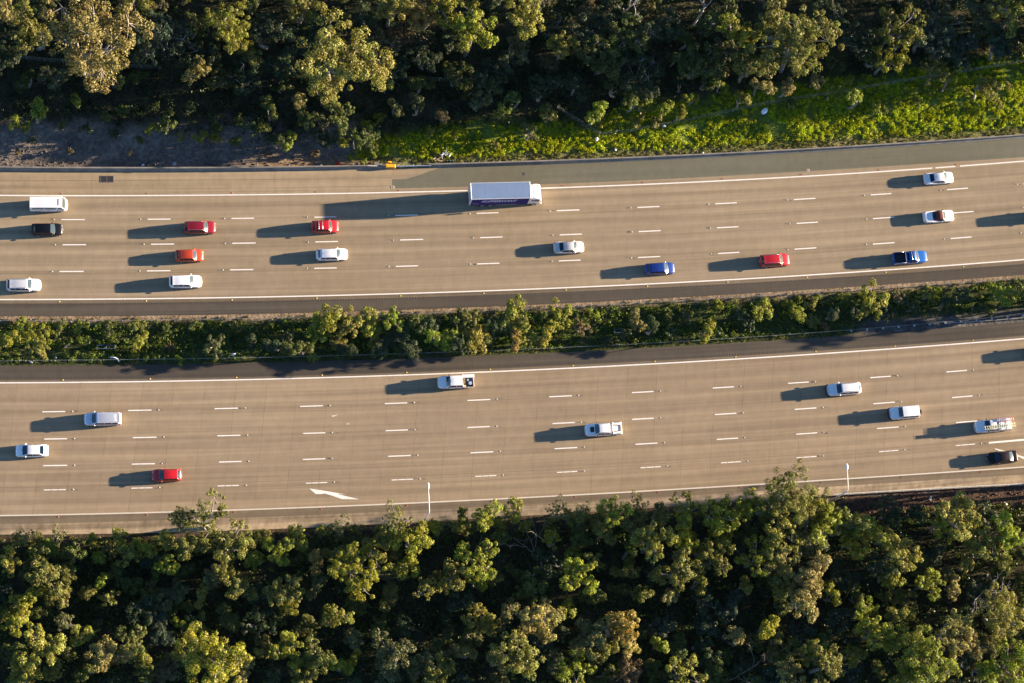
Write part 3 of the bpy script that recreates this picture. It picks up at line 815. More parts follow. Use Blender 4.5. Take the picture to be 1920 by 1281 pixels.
vehicle('hatchback', 'hatch', (592, 653, 477), 1, 'white hatchback below the red suv with two roof bars', 'car', WHITE2, fin=1, T=dict(wsb=.27, wst=.12))
vehicle('sedan', 'sedan', (1037.5, 1096, 463.5), 1, 'champagne silver sedan alone in the middle of the upper carriageway', 'car', CHAMP)
vehicle('hatchback', 'hatch', (1209, 1266, 503.5), 1, 'deep blue hatchback with a rear wing', 'car', BLUE, spoiler=1, mirror=M_CHR)
vehicle('suv', 'suv', (1424, 1481, 488), 1, 'bright red suv behind the blue pickup', 'car', RED, rails=M_CHR, T=dict(H=1.62))
vehicle('pickup', 'ute', (1673.5, 1739, 483), 1, 'bright blue double cab pickup with open black load tub', 'pickup', BRB, bed='tub', bars=(1.18, 1.62), T=dict(rrt=-.075, rrb=-.115))
vehicle('sedan', 'sedan', (1732, 1789, 334), 1, 'white sedan with dark rear window in the outer lane', 'car', WHITE2, fin=1)
vehicle('convertible', 'conv', (1731, 1790, 405.5), 1, 'white convertible with a closed maroon soft top', 'car', WHITE, soft=pmat('maroon_canvas', (.11, .028, .02), .9, var=.1), mirror=M_BLK)
vehicle('suv', 'suv', (1926, 1988, 404), 1, 'suv just beyond the right edge throwing its shadow into view', 'car', SILV)
# lower carriageway, driving to the left
vehicle('station_wagon', 'wagon', (157, 228, 785.5), -1, 'silver blue wagon with ribbed roof on the lower carriageway', 'car', SILB, zc=.85, ribs=1, T=dict(rrt=-.43, rrb=-.47, wsb=.315, wst=.165, H=1.78))
vehicle('sedan', 'sedan', (28, 91.5, 845), -1, 'white sedan by the left edge of the lower carriageway', 'car', WHITE2, T=dict(wsb=.30, wst=.12, rrt=-.23, rrb=-.38))
vehicle('hatchback', 'hatch', (284, 341, 891), -1, 'bright red hatchback on the lower carriageway', 'car', RED)
tu = vehicle('pickup', 'ute', (820, 888.5, 716), -1, 'white double cab pickup with an open loaded tray', 'pickup', WHITE, zc=.85, bed='tray', traymat=WHITE, mirror=M_BLK, T=dict(wsb=.275, wst=.16, rrt=-.165, rrb=-.175))
vehicle('pickup', 'ute', (1096.5, 1166.5, 805), -1, 'white pickup with black bonnet scoop and hard load cover', 'pickup', WHITE, zc=.85, bed='cover', scoop=1, mirror=M_BLK, T=dict(wsb=.26, wst=.14, rrt=-.16, rrb=-.19), rails=M_BLK)
vehicle('suv', 'suv', (1550, 1615, 729.5), -1, 'white suv with roof rails and black bull bar near the median', 'car', WHITE2, rails=M_BLK, bullbar=M_BLK, T=dict(H=1.72, wsb=.25, wst=.11))
vehicle('four_wheel_drive', 'wagon', (1667, 1725, 773.5), -1, 'white boxy four wheel drive with spare wheel on its tailgate', 'car', WHITE, zc=.9, bullbar=M_BLK, spare=1, sparemat=paint('pale_spare_cover', (.55, .5, .42)), mirror=M_BLK, T=dict(wsb=.235, wst=.10))
tl = vehicle('pickup', 'ute', (1828, 1895, 798), -1, 'white pickup with canopy carrying two ladders', 'pickup', WHITE2, zc=.9, bed='canopy', mirror=M_BLK, T=dict(rrt=-.09, rrb=-.115, wsb=.26, wst=.12))
vehicle('sedan', 'sedan', (1850.5, 1908.5, 857.5), -1, 'dark brown black sedan driving over the right hand merge arrow', 'car', DKB, rwmat=M_GLASS_SUN)
vehicle('suv', 'suv', (1922, 1986, 660), -1, 'suv at the right edge beside the median throwing its shadow into view', 'car', BLK)

# the minibus roof carries a small dark vent strip
cbv = Cabin(TYPES['van'], van['_L'], 'van')
obj('roof_vent', grid(lambda q, t: cbv.top(q, t, .03), lin(1.085, 1.115, 2), lin(-.62, .62, 5)), pmat('mauve_strip', (.3, .24, .3), .6), van, True)
obj('radio_antenna', tube([(van['_L']*.43, -.78, 1.2), (van['_L']*.46, -.80, 1.75)], .012, 5), M_BLK, van)
# stripped helper values
# cargo: things resting on the pickups
def rest(rootinfo, name, vf, mat, label, cat, loc, rz=0, group=None, parts=()):
    r = rootinfo[0]
    m = Matrix.Translation(r.location) @ Matrix.Rotation(r.rotation_euler.z, 4, 'Z')
    p = m @ Vector(loc)
    if parts:
        o = empty(name, p, r.rotation_euler.z + rz, label, cat, group)
        for n, v, mt in parts: obj(n, v, mt, o, True, 35)
    else:
        o = obj(name, vf, mat, None, True, 35, loc=p, rot=(0, 0, r.rotation_euler.z + rz)); tag(o, label, cat, group)
    return o
Lt = tu[2]; ux = tu[3]['rrb']*Lt
zt = .905
rest(tu, 'toolbox', None, None, 'long white toolbox along the far side of the loaded pickup tray', 'toolbox', (ux - .95, -.66, zt), parts=[('box_body', rbox((0, 0, .28), (1.55, .44, .52), .03), WHITE), ('lid', rbox((0, 0, .56), (1.58, .47, .05), .02), WHITE), ('latch', rbox((0, .24, .42), (.1, .03, .08), .01), M_CHR)])
def pail(r, h): return [('pail', tube([(0, 0, 0), (0, 0, h)], [r*.85, r], 14), pmat('grey_white_plastic', (.42, .42, .45), .5)), ('lid', tube([(0, 0, h), (0, 0, h + .03)], r*1.05, 14), pmat('blue_grey_lid', (.3, .36, .46), .5))]
rest(tu, 'bucket', None, None, 'large round bucket on the tray of the loaded pickup', 'bucket', (ux - 1.15, .36, zt), parts=pail(.25, .4))
rest(tu, 'bucket', None, None, 'small pale bucket near the toolbox on the loaded pickup tray', 'bucket', (ux - .85, -.14, zt), parts=pail(.15, .3))
rest(tu, 'timber_plank', merge(*[rbox((0, i*.0, .04), (.12, 1.2, .08), .01) for i in (0,)]), pmat('tan_timber', (.36, .26, .15), .8, var=.2), 'tan timber plank across the loaded pickup tray', 'plank', (ux - .4, .1, zt))
rest(tu, 'tarpaulin', ell((0, 0, .06), (.30, .42, .16), 12, 6), pmat('navy_tarpaulin', (.03, .035, .10), .6, var=.3), 'crumpled navy tarpaulin at the tail of the loaded pickup tray', 'tarpaulin', (ux - 1.45, -.25, zt + .03))
rest(tu, 'wooden_crate', None, None, 'small tan crate in the near corner of the loaded pickup tray', 'crate', (ux - .32, .74, zt), parts=[('crate_body', rbox((0, 0, .15), (.36, .26, .3), .015), pmat('tan_timber', (.36, .26, .15), .8)), ('slat_top', rbox((0, 0, .315), (.3, .2, .02), .005), pmat('pale_timber', (.5, .4, .27), .8))])
def ladder(n, L0, wd, mat_r, mat_s):
    rails = [('side_rail', rbox((0, s*wd/2, .04), (L0, .06, .09), .012), mat_s) for s in (-1, 1)]
    return rails + [('rung', tube([(-L0/2 + L0*(i + .5)/n, -wd/2, .04), (-L0/2 + L0*(i + .5)/n, wd/2, .04)], .042, 6), mat_r) for i in range(n)]
Ll = tl[2]
M_LADY = pmat('pale_yellow_ladder', (.72, .70, .42), .5); M_LADR = pmat('red_ladder', (.5, .05, .05), .5); M_ALU = pmat('aluminium', (.68, .68, .68), .4, .5)
rest(tl, 'ladder', None, None, 'long pale yellow ladder on the near side of the canopy pickup', 'ladder', (-.72, .36, 1.835), rz=.03, group='ladders on the pickup', parts=ladder(14, 4.9, .46, M_LADY, M_LADY))
rest(tl, 'ladder', None, None, 'red edged ladder on the far side of the canopy pickup', 'ladder', (-1.72, -.58, 1.835), rz=.0, group='ladders on the pickup', parts=ladder(10, 2.7, .44, M_ALU, M_LADR))

# ------------------------------------------------------------------ truck
def truck():
    zc = 2.0
    A, B = G(877, 366, 0), G(1017, 362, 0)
    rear = G(884, 374, 4.0); rear2 = G(881.5, 343.5, 4.0); fr = G(995.5, 371.5, 4.0); fr2 = G(993.5, 341, 4.0)
    c = (rear + rear2 + fr + fr2)/4
    d = (fr - rear).normalized(); rz = math.atan2(d.y, d.x)
    root = empty('delivery_truck', (c.x, c.y, .004), rz, 'long box truck with white cab and purple lettered side panel', 'truck', 'vehicles driving on the motorway')
    BL, BW = 8.72, 2.46
    purple = pmat('purple_side_panel', (.040, .026, .135), .8, 0, .0, .1, var=.25, vs=.8)
    white = paint('cab_white_paint', (.82, .81, .79))
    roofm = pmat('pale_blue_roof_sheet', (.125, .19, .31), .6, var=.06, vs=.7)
    obj('cargo_box', rbox((0, 0, 2.45), (BL, BW, 2.9), .03), pmat('box_white', (.62, .61, .6), .5, var=.08), root, True, 30)
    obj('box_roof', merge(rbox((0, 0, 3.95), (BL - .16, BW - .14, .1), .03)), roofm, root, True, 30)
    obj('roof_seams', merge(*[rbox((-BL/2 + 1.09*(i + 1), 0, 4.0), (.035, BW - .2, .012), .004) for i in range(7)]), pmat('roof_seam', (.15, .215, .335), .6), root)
    obj('roof_edge', merge(*[rbox((0, s*(BW/2 - .02), 3.96), (BL + .02, .1, .12), .02) for s in (-1, 1)], *[rbox((s*(BL/2 - .02), 0, 3.955), (.1, BW, .11), .02) for s in (-1, 1)]), M_ALU, root, True, 30)
    for s in (-1, 1):
        obj('side_panel', rbox((.02, s*(BW/2 + .012), 2.42), (BL - .3, .03, 2.72), .006), purple, root, True, 30)
    # pale rear doors
    for s in (-1, 1): obj('rear_door', rbox((-BL/2 - .015, s*.61, 2.42), (.03, 1.18, 2.7), .008), pmat('rear_door_paint', (.4, .41, .44), .5, var=.15), root, True, 30)
    obj('rear_frame', merge(rbox((-BL/2 - .02, BW/2 - .03, 2.45), (.09, .1, 2.95), .02), rbox((-BL/2 - .02, -BW/2 + .03, 2.45), (.09, .1, 2.95), .02)), M_ALU, root, True, 30)
    # lettering on the near side panel
    def text(s, size, loc, name, mat, shear=.35):
        cu = bpy.data.curves.new('lettering', 'FONT'); cu.body = s; cu.size = size; cu.align_x = 'CENTER'; cu.align_y = 'CENTER'; cu.shear = shear; cu.extrude = .004; cu.offset = .03
        t = bpy.data.objects.new('tmp', cu); COL.objects.link(t)
        bpy.context.view_layer.update()
        me = bpy.data.meshes.new_from_object(t.evaluated_get(bpy.context.evaluated_depsgraph_get()))
        bpy.data.objects.remove(t)
        me.materials.clear(); me.materials.append(mat)
        me.name = name
        o = link(name, me, root, loc, (math.pi/2, 0, 0)); o.scale = (.60, 1, 1); return o
    lt = pmat('pale_lilac_lettering', (.52, .50, .62), .5)
    text('RUPPERKONT', 1.35, (-.25, -(BW/2 + .035), 2.8), 'lettering', lt, .5)
    obj('pale_stripe', rbox((-3.5, -(BW/2 + .032), 1.75), (.95, .012, .22), .004), pmat('faded_lilac', (.22, .18, .32), .5), root)
    # chassis
    obj('chassis', merge(rbox((.6, .42, .85), (BL + 1.6, .14, .26), .02), rbox((.6, -.42, .85), (BL + 1.6, .14, .26), .02), rbox((-BL/2 + .1, 0, .6), (.1, 2.2, .14), .02)), M_BLK, root, True, 30)
    for s in (-1, 1): obj('side_guard', rbox((1.2, s*1.12, .72), (3.0, .05, .34), .02), M_ALU, root, True, 30)
    # cab: lofted
    x0, x1 = BL/2 + .22, BL/2 + 1.98
    prof = [(x0, 1.15, 3.05, 1.13), (x0 + .1, .62, 3.28, 1.17), (x0 + .35, .55, 3.38, 1.19), (x0 + .85, .52, 3.34, 1.19), (x1 - .42, .48, 3.12, 1.18), (x1 - .22, .46, 2.45, 1.17), (x1 - .08, .46, 1.75, 1.14), (x1 - .015, .5, 1.3, 1.08), (x1, .56, 1.05, 1.0)]
    V, Fc = [], []
    for x, zb, zt_, hw in prof:
        h = zt_ - zb
        half = [(0, zb), (hw*.9, zb), (hw, zb + .1*h), (hw, zb + .45*h), (hw*.965, zb + .8*h), (hw*.92, zt_ - .07), (hw*.82, zt_ - .01), (0, zt_ + .03)]
        ring = half + [(-y, z) for y, z in half[-2:0:-1]]
        V += [Vector((x, y, z)) for y, z in ring]
    m = 14
    for i in range(len(prof) - 1):
        for j in range(m): k = (j + 1) % m; Fc.append((i*m + k, i*m + j, i*m + m + j, i*m + m + k))
    Fc.append(tuple(range(m))); Fc.append(tuple(range(len(V) - 1, len(V) - m - 1, -1)))
    cab = obj('cab', (V, Fc), white, root, True, 35)
    obj('roof_fairing', merge(ell((x0 + .42, 0, 3.42), (.52, .98, .22), 14, 6)), white, root, True, 50)
    obj('windscreen', grid(lambda a, t: Vector((x1 - .40 + .19*a + .02 - .06*t*t, t*1.06, 3.0 - .62*a)), lin(0, 1, 4), lin(-1, 1, 7)), M_GLASS_SUN, root, True)
    for s in (-1, 1):
        obj('side_window', [[Vector(p) for p in ((x0 + .55, s*1.168, 2.75), (x0 + 1.25, s*1.168, 2.72), (x1 - .32, s*1.185, 2.05), (x0 + .55, s*1.2, 2.0))], [(0, 1, 2, 3)]], M_GLASS, root)
        obj('quarter_window', [[Vector(p) for p in ((x0 + .15, s*1.165, 2.7), (x0 + .46, s*1.168, 2.72), (x0 + .46, s*1.2, 2.05), (x0 + .15, s*1.19, 2.05))], [(0, 1, 2, 3)]], M_GLASS, root)
        obj('door_mirror', rbox((x1 - .3, s*1.36, 2.35), (.09, .2, .48), .03), M_BLK, root, True, 30)
        obj('headlight', ell((x1 - .05, s*.82, .88), (.06, .2, .11), 10, 6), M_HEAD, root, True)
        obj('taillight', rbox((-BL/2 - .06, s*.95, .85), (.05, .3, .13), .02), M_TAIL, root, True, 30)
        for x in (BL/2 + .85, -2.35, -1.15):
            wheel(root, x, s*(BW/2 - .17), .49, .34, s)
        obj('cab_step', rbox((x0 + .75, s*1.17, .55), (.6, .1, .2), .02), M_ALU, root, True, 30)
    obj('bumper', rbox((x1 - .05, 0, .62), (.24, 2.3, .34), .06), white, root, True, 30)
    obj('number_plate', rbox((x1 + .08, 0, .6), (.02, .4, .12), .004), M_PLATE, root)
truck()
for ob in bpy.data.objects:
    if '_L' in ob: del ob['_L']
# ------------------------------------------------------------------ barriers, fences, street furniture
def extrude_along(cv, off, prof, xa, xb, step=2.):
    """closed profile [(dy, z)] swept along a road curve"""
    k = max(2, int((xb - xa)/step) + 1); m = len(prof); v, f = [], []
    for i in range(k):
        x = xa + (xb - xa)*i/(k - 1); y = cv(x) + off
        v += [(x, y + a, z) for a, z in prof]
    for i in range(k - 1):
        for j in range(m):
            q = (j + 1) % m
            f.append((i*m + j, i*m + m + j, i*m + m + q, i*m + q))
    f.append(tuple(range(m))); f.append(tuple(range(len(v) - 1, len(v) - m - 1, -1)))
    return v, f
M_BARR = pmat('barrier_concrete', (.17, .158, .142), .9, var=.25, vs=.8)
M_GALV = pmat('galvanised_steel', (.46, .48, .50), .45, .5, var=.12, vs=2)
PR = [(0, -.1), (0, .08), (.17, .26), (.22, .86), (.42, .86), (.47, .26), (.62, .08), (.62, -.1)]
x690, x805 = G(688, 316).x, G(803, 313).x
o = obj('concrete_barrier', extrude_along(nW, .04, PR, XA, x690), M_BARR); tag(o, 'stained concrete safety barrier in shade along the upper left road edge', 'barrier', 'concrete barriers')
ev = []
for t, s in ((0, 1), (1, .12)):
    x = x690 + .02 + 3.6*t
    ev += [(x, nW(x) + .04 + a, max(z*s, -.1) if z > 0 else z) for a, z in PR]
m8 = len(PR)
o2 = obj('barrier_end', (ev, [(j, m8 + j, m8 + (j + 1) % m8, (j + 1) % m8) for j in range(m8)] + [tuple(range(m8)), tuple(range(2*m8 - 1, m8 - 1, -1))]), M_BARR, o)
o = obj('concrete_barrier', extrude_along(nW, .04, PR, x805, XB), M_BARR); tag(o, 'long concrete safety barrier beside the green grey shoulder on the right', 'barrier', 'concrete barriers')
# W-beam guardrail with the yellow end
xg = G(741, 313).x
t = empty('guardrail', (xg, nW(xg) + .2, 0), 0, 'short steel guardrail with yellow end joining the concrete barrier', 'guardrail')
BE = [(-.04, .44), (.03, .48), (-.04, .53), (-.04, .57), (.03, .61), (-.04, .66), (-.04, .70), (.03, .75), (.05, .75), (-.01, .70), (-.01, .66), (.06, .61), (-.01, .57), (-.01, .53), (.06, .48), (-.01, .44)]
vf = extrude_along(nW, .2, BE, xg, x805 + .4, 1.)
obj('rail', shift(vf, (-xg, -nW(xg) - .2, 0)), M_GALV, t)
x = xg + .6
while x < x805 - .3:
    obj('post', rbox((0, 0, .3), (.09, .14, 1.0), .01), M_GALV, t, loc=(x - xg, nW(x) - nW(xg) + .14, 0)); x += 2.
M_YEL = pmat('yellow_plastic', (.72, .36, .01), .5)
obj('end_terminal', rbox((-.72, .02, .5), (1.45, .5, .62), .08), M_YEL, t, True, 30)
obj('end_marker', rbox((-.9, .62, .55), (.5, .22, .5), .05), M_YEL, t, True, 30)
tag(obj('concrete_block', rbox((0, 0, .2), (1.15, .42, .5), .05), M_BARR, None, True, 30, loc=(G(708, 309).x, G(708, 309).y, .1)), 'small tan concrete block between the barrier end and yellow guardrail end', 'block')
# wire rope barriers of the median
def wirerope(name, cv, off, xa, xb, sp, label, foot, ph=.78):
    t = empty(name, (xa, cv(xa) + off, 0), 0, label, 'wire barrier', 'wire rope barriers in the median')
    v0 = (xa, cv(xa) + off, 0)
    xs = lin(xa, xb, int((xb - xa)/2.) + 2)
    for z in (.5, .62, .74): obj('cable', tube([(x - xa, cv(x) + off - v0[1], z) for x in xs], .009, 5), M_ROPE, t, True)
    pm = mesh('post', *tube([(0, 0, -.1), (0, 0, ph)], .032, 6), M_ROPE, True, sharp=40)
    fm = mesh('footing', *merge(tube([(0, 0, -.06), (0, 0, .03)], .17, 12)), pmat('pale_concrete', (.42, .42, .41), .9), True, sharp=40)
    x = xa + .5; n = 0
    while x < xb and n < 95:
        p = link('post', pm, t, (x - xa, cv(x) + off - v0[1], 0)); n += 1
        if foot and PX(x, cv(x))[0] > 1590: link('footing', fm, p)
        x += sp
sRope = Curve([(0,678),(230,676),(480,672),(700,667),(980,656),(1200,645.5),(1380,637),(1440,632.5),(1600,619),(1760,605),(1920,592)])
nRope = Curve([(0,603),(240,602),(480,599),(700,593),(980,580),(1200,569.5),(1440,555.5),(1680,539.5),(1920,524)])
M_ROPE = pmat('weathered_cable', (.24, .25, .25), .6, .3)
wirerope('wire_rope_barrier', sRope, 0, -78., 92, 2.42, 'wire rope barrier with round footings along the lower side of the median', True)
wirerope('wire_rope_barrier', nRope, 0, -78., 92, 2.42, 'wire rope barrier along the upper dirt edge of the median', False)
sRope2 = Curve([(1775,608),(1850,602.5),(1920,597.5)], 1)
xa = G(1775, 608).x
t = empty('wire_rope_barrier', (xa, sRope2(xa), 0), 0, 'second short cable barrier at the right end of the median, nearest the lower road', 'wire barrier', 'wire rope barriers in the median')
obj('cable', tube([(x - xa, sRope2(x) - sRope2(xa), .6) for x in lin(xa, xa + 40, 14)], .03, 5), M_GALV, t, True)
for i in range(13):
    x = xa + .4 + 2.4*i
    obj('post', merge(tube([(0, 0, -.1), (0, 0, .75)], .045, 6), rbox((.0, -.06, .12), (.22, .05, .12), .01)), M_GALV, t, loc=(x - xa, sRope2(x) - sRope2(xa), 0))
# outer guardrail lower right
xa = G(1560, 932).x; cR = Off(sEnd, .12)
t = empty('guardrail', (xa, cR(xa), 0), 0, 'thin pale guardrail along the lower right road edge above the red dirt', 'guardrail')
obj('rail', shift(extrude_along(cR, 0, [(-.05, .46), (-.05, .74), (.0, .76), (.06, .74), (.06, .46)], xa, XB), (-xa, -cR(xa), 0)), pmat('weathered_rail', (.55, .54, .5), .6, .2), t)
for i in range(24):
    x = xa + .5 + 2.*i
    obj('post', rbox((0, 0, .2), (.1, .12, 1.), .01), M_GALV, t, loc=(x - xa, cR(x) - cR(xa) - .13, 0))
# wire mesh boundary fences in the upper verge
def wirefence(pts, label, hgt=1.5):
    w = [G(*p) for p in pts]
    w = [Vector((p.x, p.y, gz(p.x, p.y))) for p in w]
    t = empty('wire_fence', w[0], 0, label, 'fence', 'wire fences in the upper verge')
    full = [w[0]]
    for a, b in zip(w, w[1:]):
        n = max(1, round((b - a).length/3.))
        for i in range(1, n + 1):
            q = a + (b - a)*i/n; full.append(Vector((q.x, q.y, gz(q.x, q.y))))
    rel = [p - w[0] for p in full]
    mt = pmat('weathered_fence_wire', (.2, .2, .16), .8, .1)
    for z in (.15, .6, 1.05, hgt): obj('wire', tube([p + Vector((0, 0, z)) for p in rel], .016, 4), mt, t)
    for p in rel: obj('post', tube([(0, 0, -.3), (0, 0, hgt + .1)], .05, 6), mt, t, loc=p)
wirefence([(1122,256), (1180,250), (1260,237), (1370,214), (1440,201), (1560,183), (1700,160), (1790,146), (1925,124)], 'wire fence running through the bright green verge on the right')
wirefence([(1120,255), (1080,234), (1040,212)], 'short pale wire fence slanting down to the fence corner in the green verge')
wirefence([(735,158), (820,162), (905,166)], 'wire fence in deep shade behind the verge near the top centre')
wirefence([(20,120), (120,128), (230,136), (300,140)], 'wire fence in deep shade under the tan gum tree at top left')

# lamps
def lamp(base, bend, head, hgt, label):
    b0 = G(*bend, hgt); hd = G(*head, hgt + .75)
    root = Vector((b0.x, b0.y, gz(b0.x, b0.y)))
    t = empty('street_lamp', root, 0, label, 'street lamp', 'street lamps by the lower road edge')
    M_POLE = pmat('galvanised_pole', (.5, .51, .52), .5, .3)
    obj('pole', tube([(0, 0, -.3), (0, 0, 3), (0, 0, hgt - root.z)], [.13, .115, .08], 10), M_POLE, t, True)
    obj('base_plate', rbox((0, 0, .06), (.42, .42, .12), .02), M_POLE, t, True, 30)
    a = Vector((0, 0, hgt - root.z)); h = hd - root
    d = h - a
    pts = [a, a + Vector((d.x*.06, d.y*.06, .35)), a + Vector((d.x*.25, d.y*.25, .58)), a + Vector((d.x*.6, d.y*.6, .7)), h - Vector((d.x*.1, d.y*.1, .0))]
    obj('arm', tube(pts, [.07, .07, .062, .055, .05], 8), pmat('white_arm', (.55, .55, .54), .5), t, True)
    an = math.atan2(d.y, d.x)
    hm = obj('lamp_head', merge(ell((0, 0, 0), (.46, .19, .12), 14, 8)), pmat('lamp_head_white', (.7, .71, .72), .4), t, True, loc=h, rot=(0, 0, an))
    obj('lens', ell((.08, 0, -.09), (.3, .15, .06), 10, 6), M_HEAD, hm, True)
    obj('sensor_cap', tube([(-.12, 0, .1), (-.12, 0, .16)], .045, 8), pmat('sensor_blue', (.05, .1, .4), .5), hm, True, 40)
lamp((792, 977), (804.5, 962), (803, 911), 10.5, 'white armed street lamp over the road, to the right of the painted merge arrow')
lamp((1572, 930), (1588.5, 921.5), (1588, 875), 10.5, 'white armed street lamp over the road near the lower right guardrail')

# small things
def at(px, py, z=None):
    p = G(px, py, 0); p.z = gz(p.x, p.y) if z is None else z; return p
p = at(200, 336, .012)
t = empty('drain_grate', p, nE_top.ang(p.x), 'dark twin drain grate set in the upper left shoulder', 'drain')
obj('frame', merge(rbox((0, .45, 0), (1.95, .1, .03), .006), rbox((0, -.45, 0), (1.95, .1, .03), .006), rbox((.93, 0, 0), (.1, .8, .03), .006), rbox((-.93, 0, 0), (.1, .8, .03), .006), rbox((0, 0, 0), (.1, .8, .03), .006)), pmat('grate_steel', (.07, .07, .075), .6, .4), t)
for s in (-1, 1):
    obj('pit_shade_plate', box((s*.465, 0, -.004), (.80, .79, .006)), pmat('pit_shade_black', (.006, .006, .007), .9), t)  # flat black plate stands in for the shade inside the drain
    obj('grille', merge(*[rbox((s*.465, -.34 + .17*i, .004), (.80, .045, .016), .004) for i in range(5)]), pmat('grate_steel', (.07, .07, .075), .6), t)
for px, py, lab in ((736.5, 351, 'small concrete drain cover at the corner of the green grey asphalt'), (1515, 319.5, 'small pale drain cover at the lower rim of the green grey asphalt')):
    p = at(px, py, .012)
    o = empty('drain_cover', p, nE_top.ang(p.x), lab, 'drain cover')
    obj('slab', rbox((0, 0, 0), (.5, .4, .03), .01), pmat('cover_concrete', (.4, .34, .27), .9), o); obj('lid', tube([(0, 0, .012), (0, 0, .024)], .12, 12), pmat('cover_lid', (.12, .1, .09), .8), o)
p = at(984, 326, .012)
o = empty('manhole_cover', p, 0, 'round dark manhole cover in the green grey asphalt', 'manhole cover')
obj('ring', tube([(0, 0, -.004), (0, 0, .012)], .27, 18), pmat('manhole_ring', (.12, .115, .1), .8), o); obj('lid', tube([(0, 0, .012), (0, 0, .02)], .21, 18), pmat('manhole_lid', (.06, .055, .05), .7), o)
def bag(px, py, s, col, label, name='litter_bag', z=0.):
    p = at(px, py); random.seed(int(px))
    v, f = ell((0, 0, s[2]*.6), s, 9, 6)
    v = [q + Vector((random.uniform(-1, 1)*s[0], random.uniform(-1, 1)*s[1], random.uniform(-.5, 1)*s[2]))*.22 for q in v]
    o = obj(name, (v, f), pmat('rubbish_' + name + str(int(px)), col, .6), None, True, 40, loc=(p.x, p.y, p.z + z), rot=(0, 0, random.uniform(0, 6)))
    tag(o, label, 'litter')
WB = (.75, .76, .8)
bag(1428, 216, (.55, .38, .25), WB, 'largest white sheet of litter on the green verge near the fence', z=.45)
bag(1242, 242, (.18, .28, .2), (.6, .62, .68), 'small white litter bag by the fence in the green verge', z=.4)
bag(1117, 265, (.32, .2, .18), (.6, .63, .7), 'white litter below the wire fence corner', z=.35)
bag(1153, 282, (.18, .18, .15), (.5, .6, .75), 'pale blue litter at the lower rim of the green verge', z=.1)
bag(1318, 287, (.12, .12, .12), WB, 'tiny white litter beside the concrete barrier', z=.1)
bag(634, 308, (.42, .2, .16), (.6, .012, .01), 'bright red rag lying behind the upper left barrier', z=.1)
bag(602, 310, (.16, .12, .1), (.7, .65, .55), 'tiny pale litter behind the upper left barrier', z=.1)
bag(327, 308, (.30, .30, .2), (.28, .3, .33), 'grey round rubbish behind the shaded barrier at upper left', z=.0)
bag(268, 310.5, (.26, .2, .2), (.5, .52, .55), 'pale rubbish behind the shaded barrier at upper left', z=.0)
bag(104, 671, (.16, .14, .12), (.5, .52, .55), 'tiny pale litter at the lower edge of the median, left', z=.1)
bag(58, 679, (.3, .12, .1), (.5, .52, .55), 'flat pale litter by the wire barrier, left end of the median', z=.05)
bag(437, 665, (.38, .2, .14), (.45, .5, .6), 'crumpled pale bag under the pale olive median bush', z=.05)
bag(124, 648, (.4, .2, .12), (.42, .3, .2), 'brown fallen branch bundle in the shaded left median', 'brush_bundle', z=.1)
bag(1350, 624.5, (.2, .12, .12), (.7, .7, .74), 'small white litter right of the yellow bush in the median', z=.05)
bag(1745, 934, (.3, .2, .15), (.5, .48, .46), 'pale litter on the red dirt below the lower right guardrail', z=.05)
bag(1890, 944, (.2, .16, .12), WB, 'tiny white litter on the red dirt at the right edge', z=.05)
# bucket, tyre pile and scattered junk behind the barrier
p = at(847, 305)
o = empty('bucket', (p.x, p.y, p.z), 0, 'pale blue bucket lying behind the concrete barrier near the junk heap', 'bucket')
obj('pail', tube([(0, 0, 0), (0, 0, .42)], [.22, .27], 14, False), pmat('blue_bucket', (.2, .42, .58), .5), o, True); obj('base', tube([(0, 0, .02), (0, 0, .04)], .22, 14), pmat('blue_bucket', (.2, .42, .58), .5), o)
random.seed(31)
p = at(832, 293)
o = empty('junk_heap', p, .5, 'heap of broken white and grey scrap on the verge above the barrier', 'junk heap')
for i in range(16):
    q = Vector((random.gauss(0, .9), random.gauss(0, .3), random.uniform(.25, .6)))
    obj('scrap_piece', shift(rbox((0, 0, 0), (random.uniform(.3, .8), random.uniform(.06, .22), .06), .02, random.uniform(0, 3)), q), pmat(('scrap_white', 'scrap_grey', 'scrap_brown')[i % 3], ((.72, .73, .8), (.3, .32, .38), (.3, .2, .13))[i % 3], .6), o)
# steel frames in the median
for px, py, n, lab in ((199, 651, 2, 'double bluish steel frame standing in the shaded left median'), (1159, 621, 1, 'single bluish steel frame standing in the shaded median right of centre')):
    p = at(px, py)
    o = empty('steel_frame', p, cS1.ang(p.x), lab, 'steel frame', 'steel frames in the median')
    mt = pmat('blue_grey_steel', (.06, .10, .15), .5, .3)
    L0 = 1.2
    for k in range(n):
        xo = (k - (n - 1)/2)*(L0 + .08)
        obj('panel_frame', merge(*[tube([(xo - L0/2, y, z), (xo + L0/2, y, z)], .05, 6) for y, z in ((.25, .75), (-.25, .75))], *[tube([(xo + s*L0/2, -.25, .75), (xo + s*L0/2, .25, .75)], .05, 6) for s in (-1, 1)]), mt, o, True, 40)
        for s in (-1, 1):
            for y in (-.25, .25): obj('leg', tube([(xo + s*(L0/2 - .03), y, 0), (xo + s*(L0/2 - .03), y, .74)], .035, 6), mt, o)
p = at(217, 674)
tag(obj('bent_pipe', tube([(-.75, .18, .35), (-.3, .2, .42), (.1, .1, .42), (.35, -.1, .38), (.45, -.35, .3)], .085, 8), pmat('white_plastic_pipe', (.7, .74, .8), .4), None, True, loc=p), 'bent white pipe lying across the wire barrier in the left median', 'pipe')
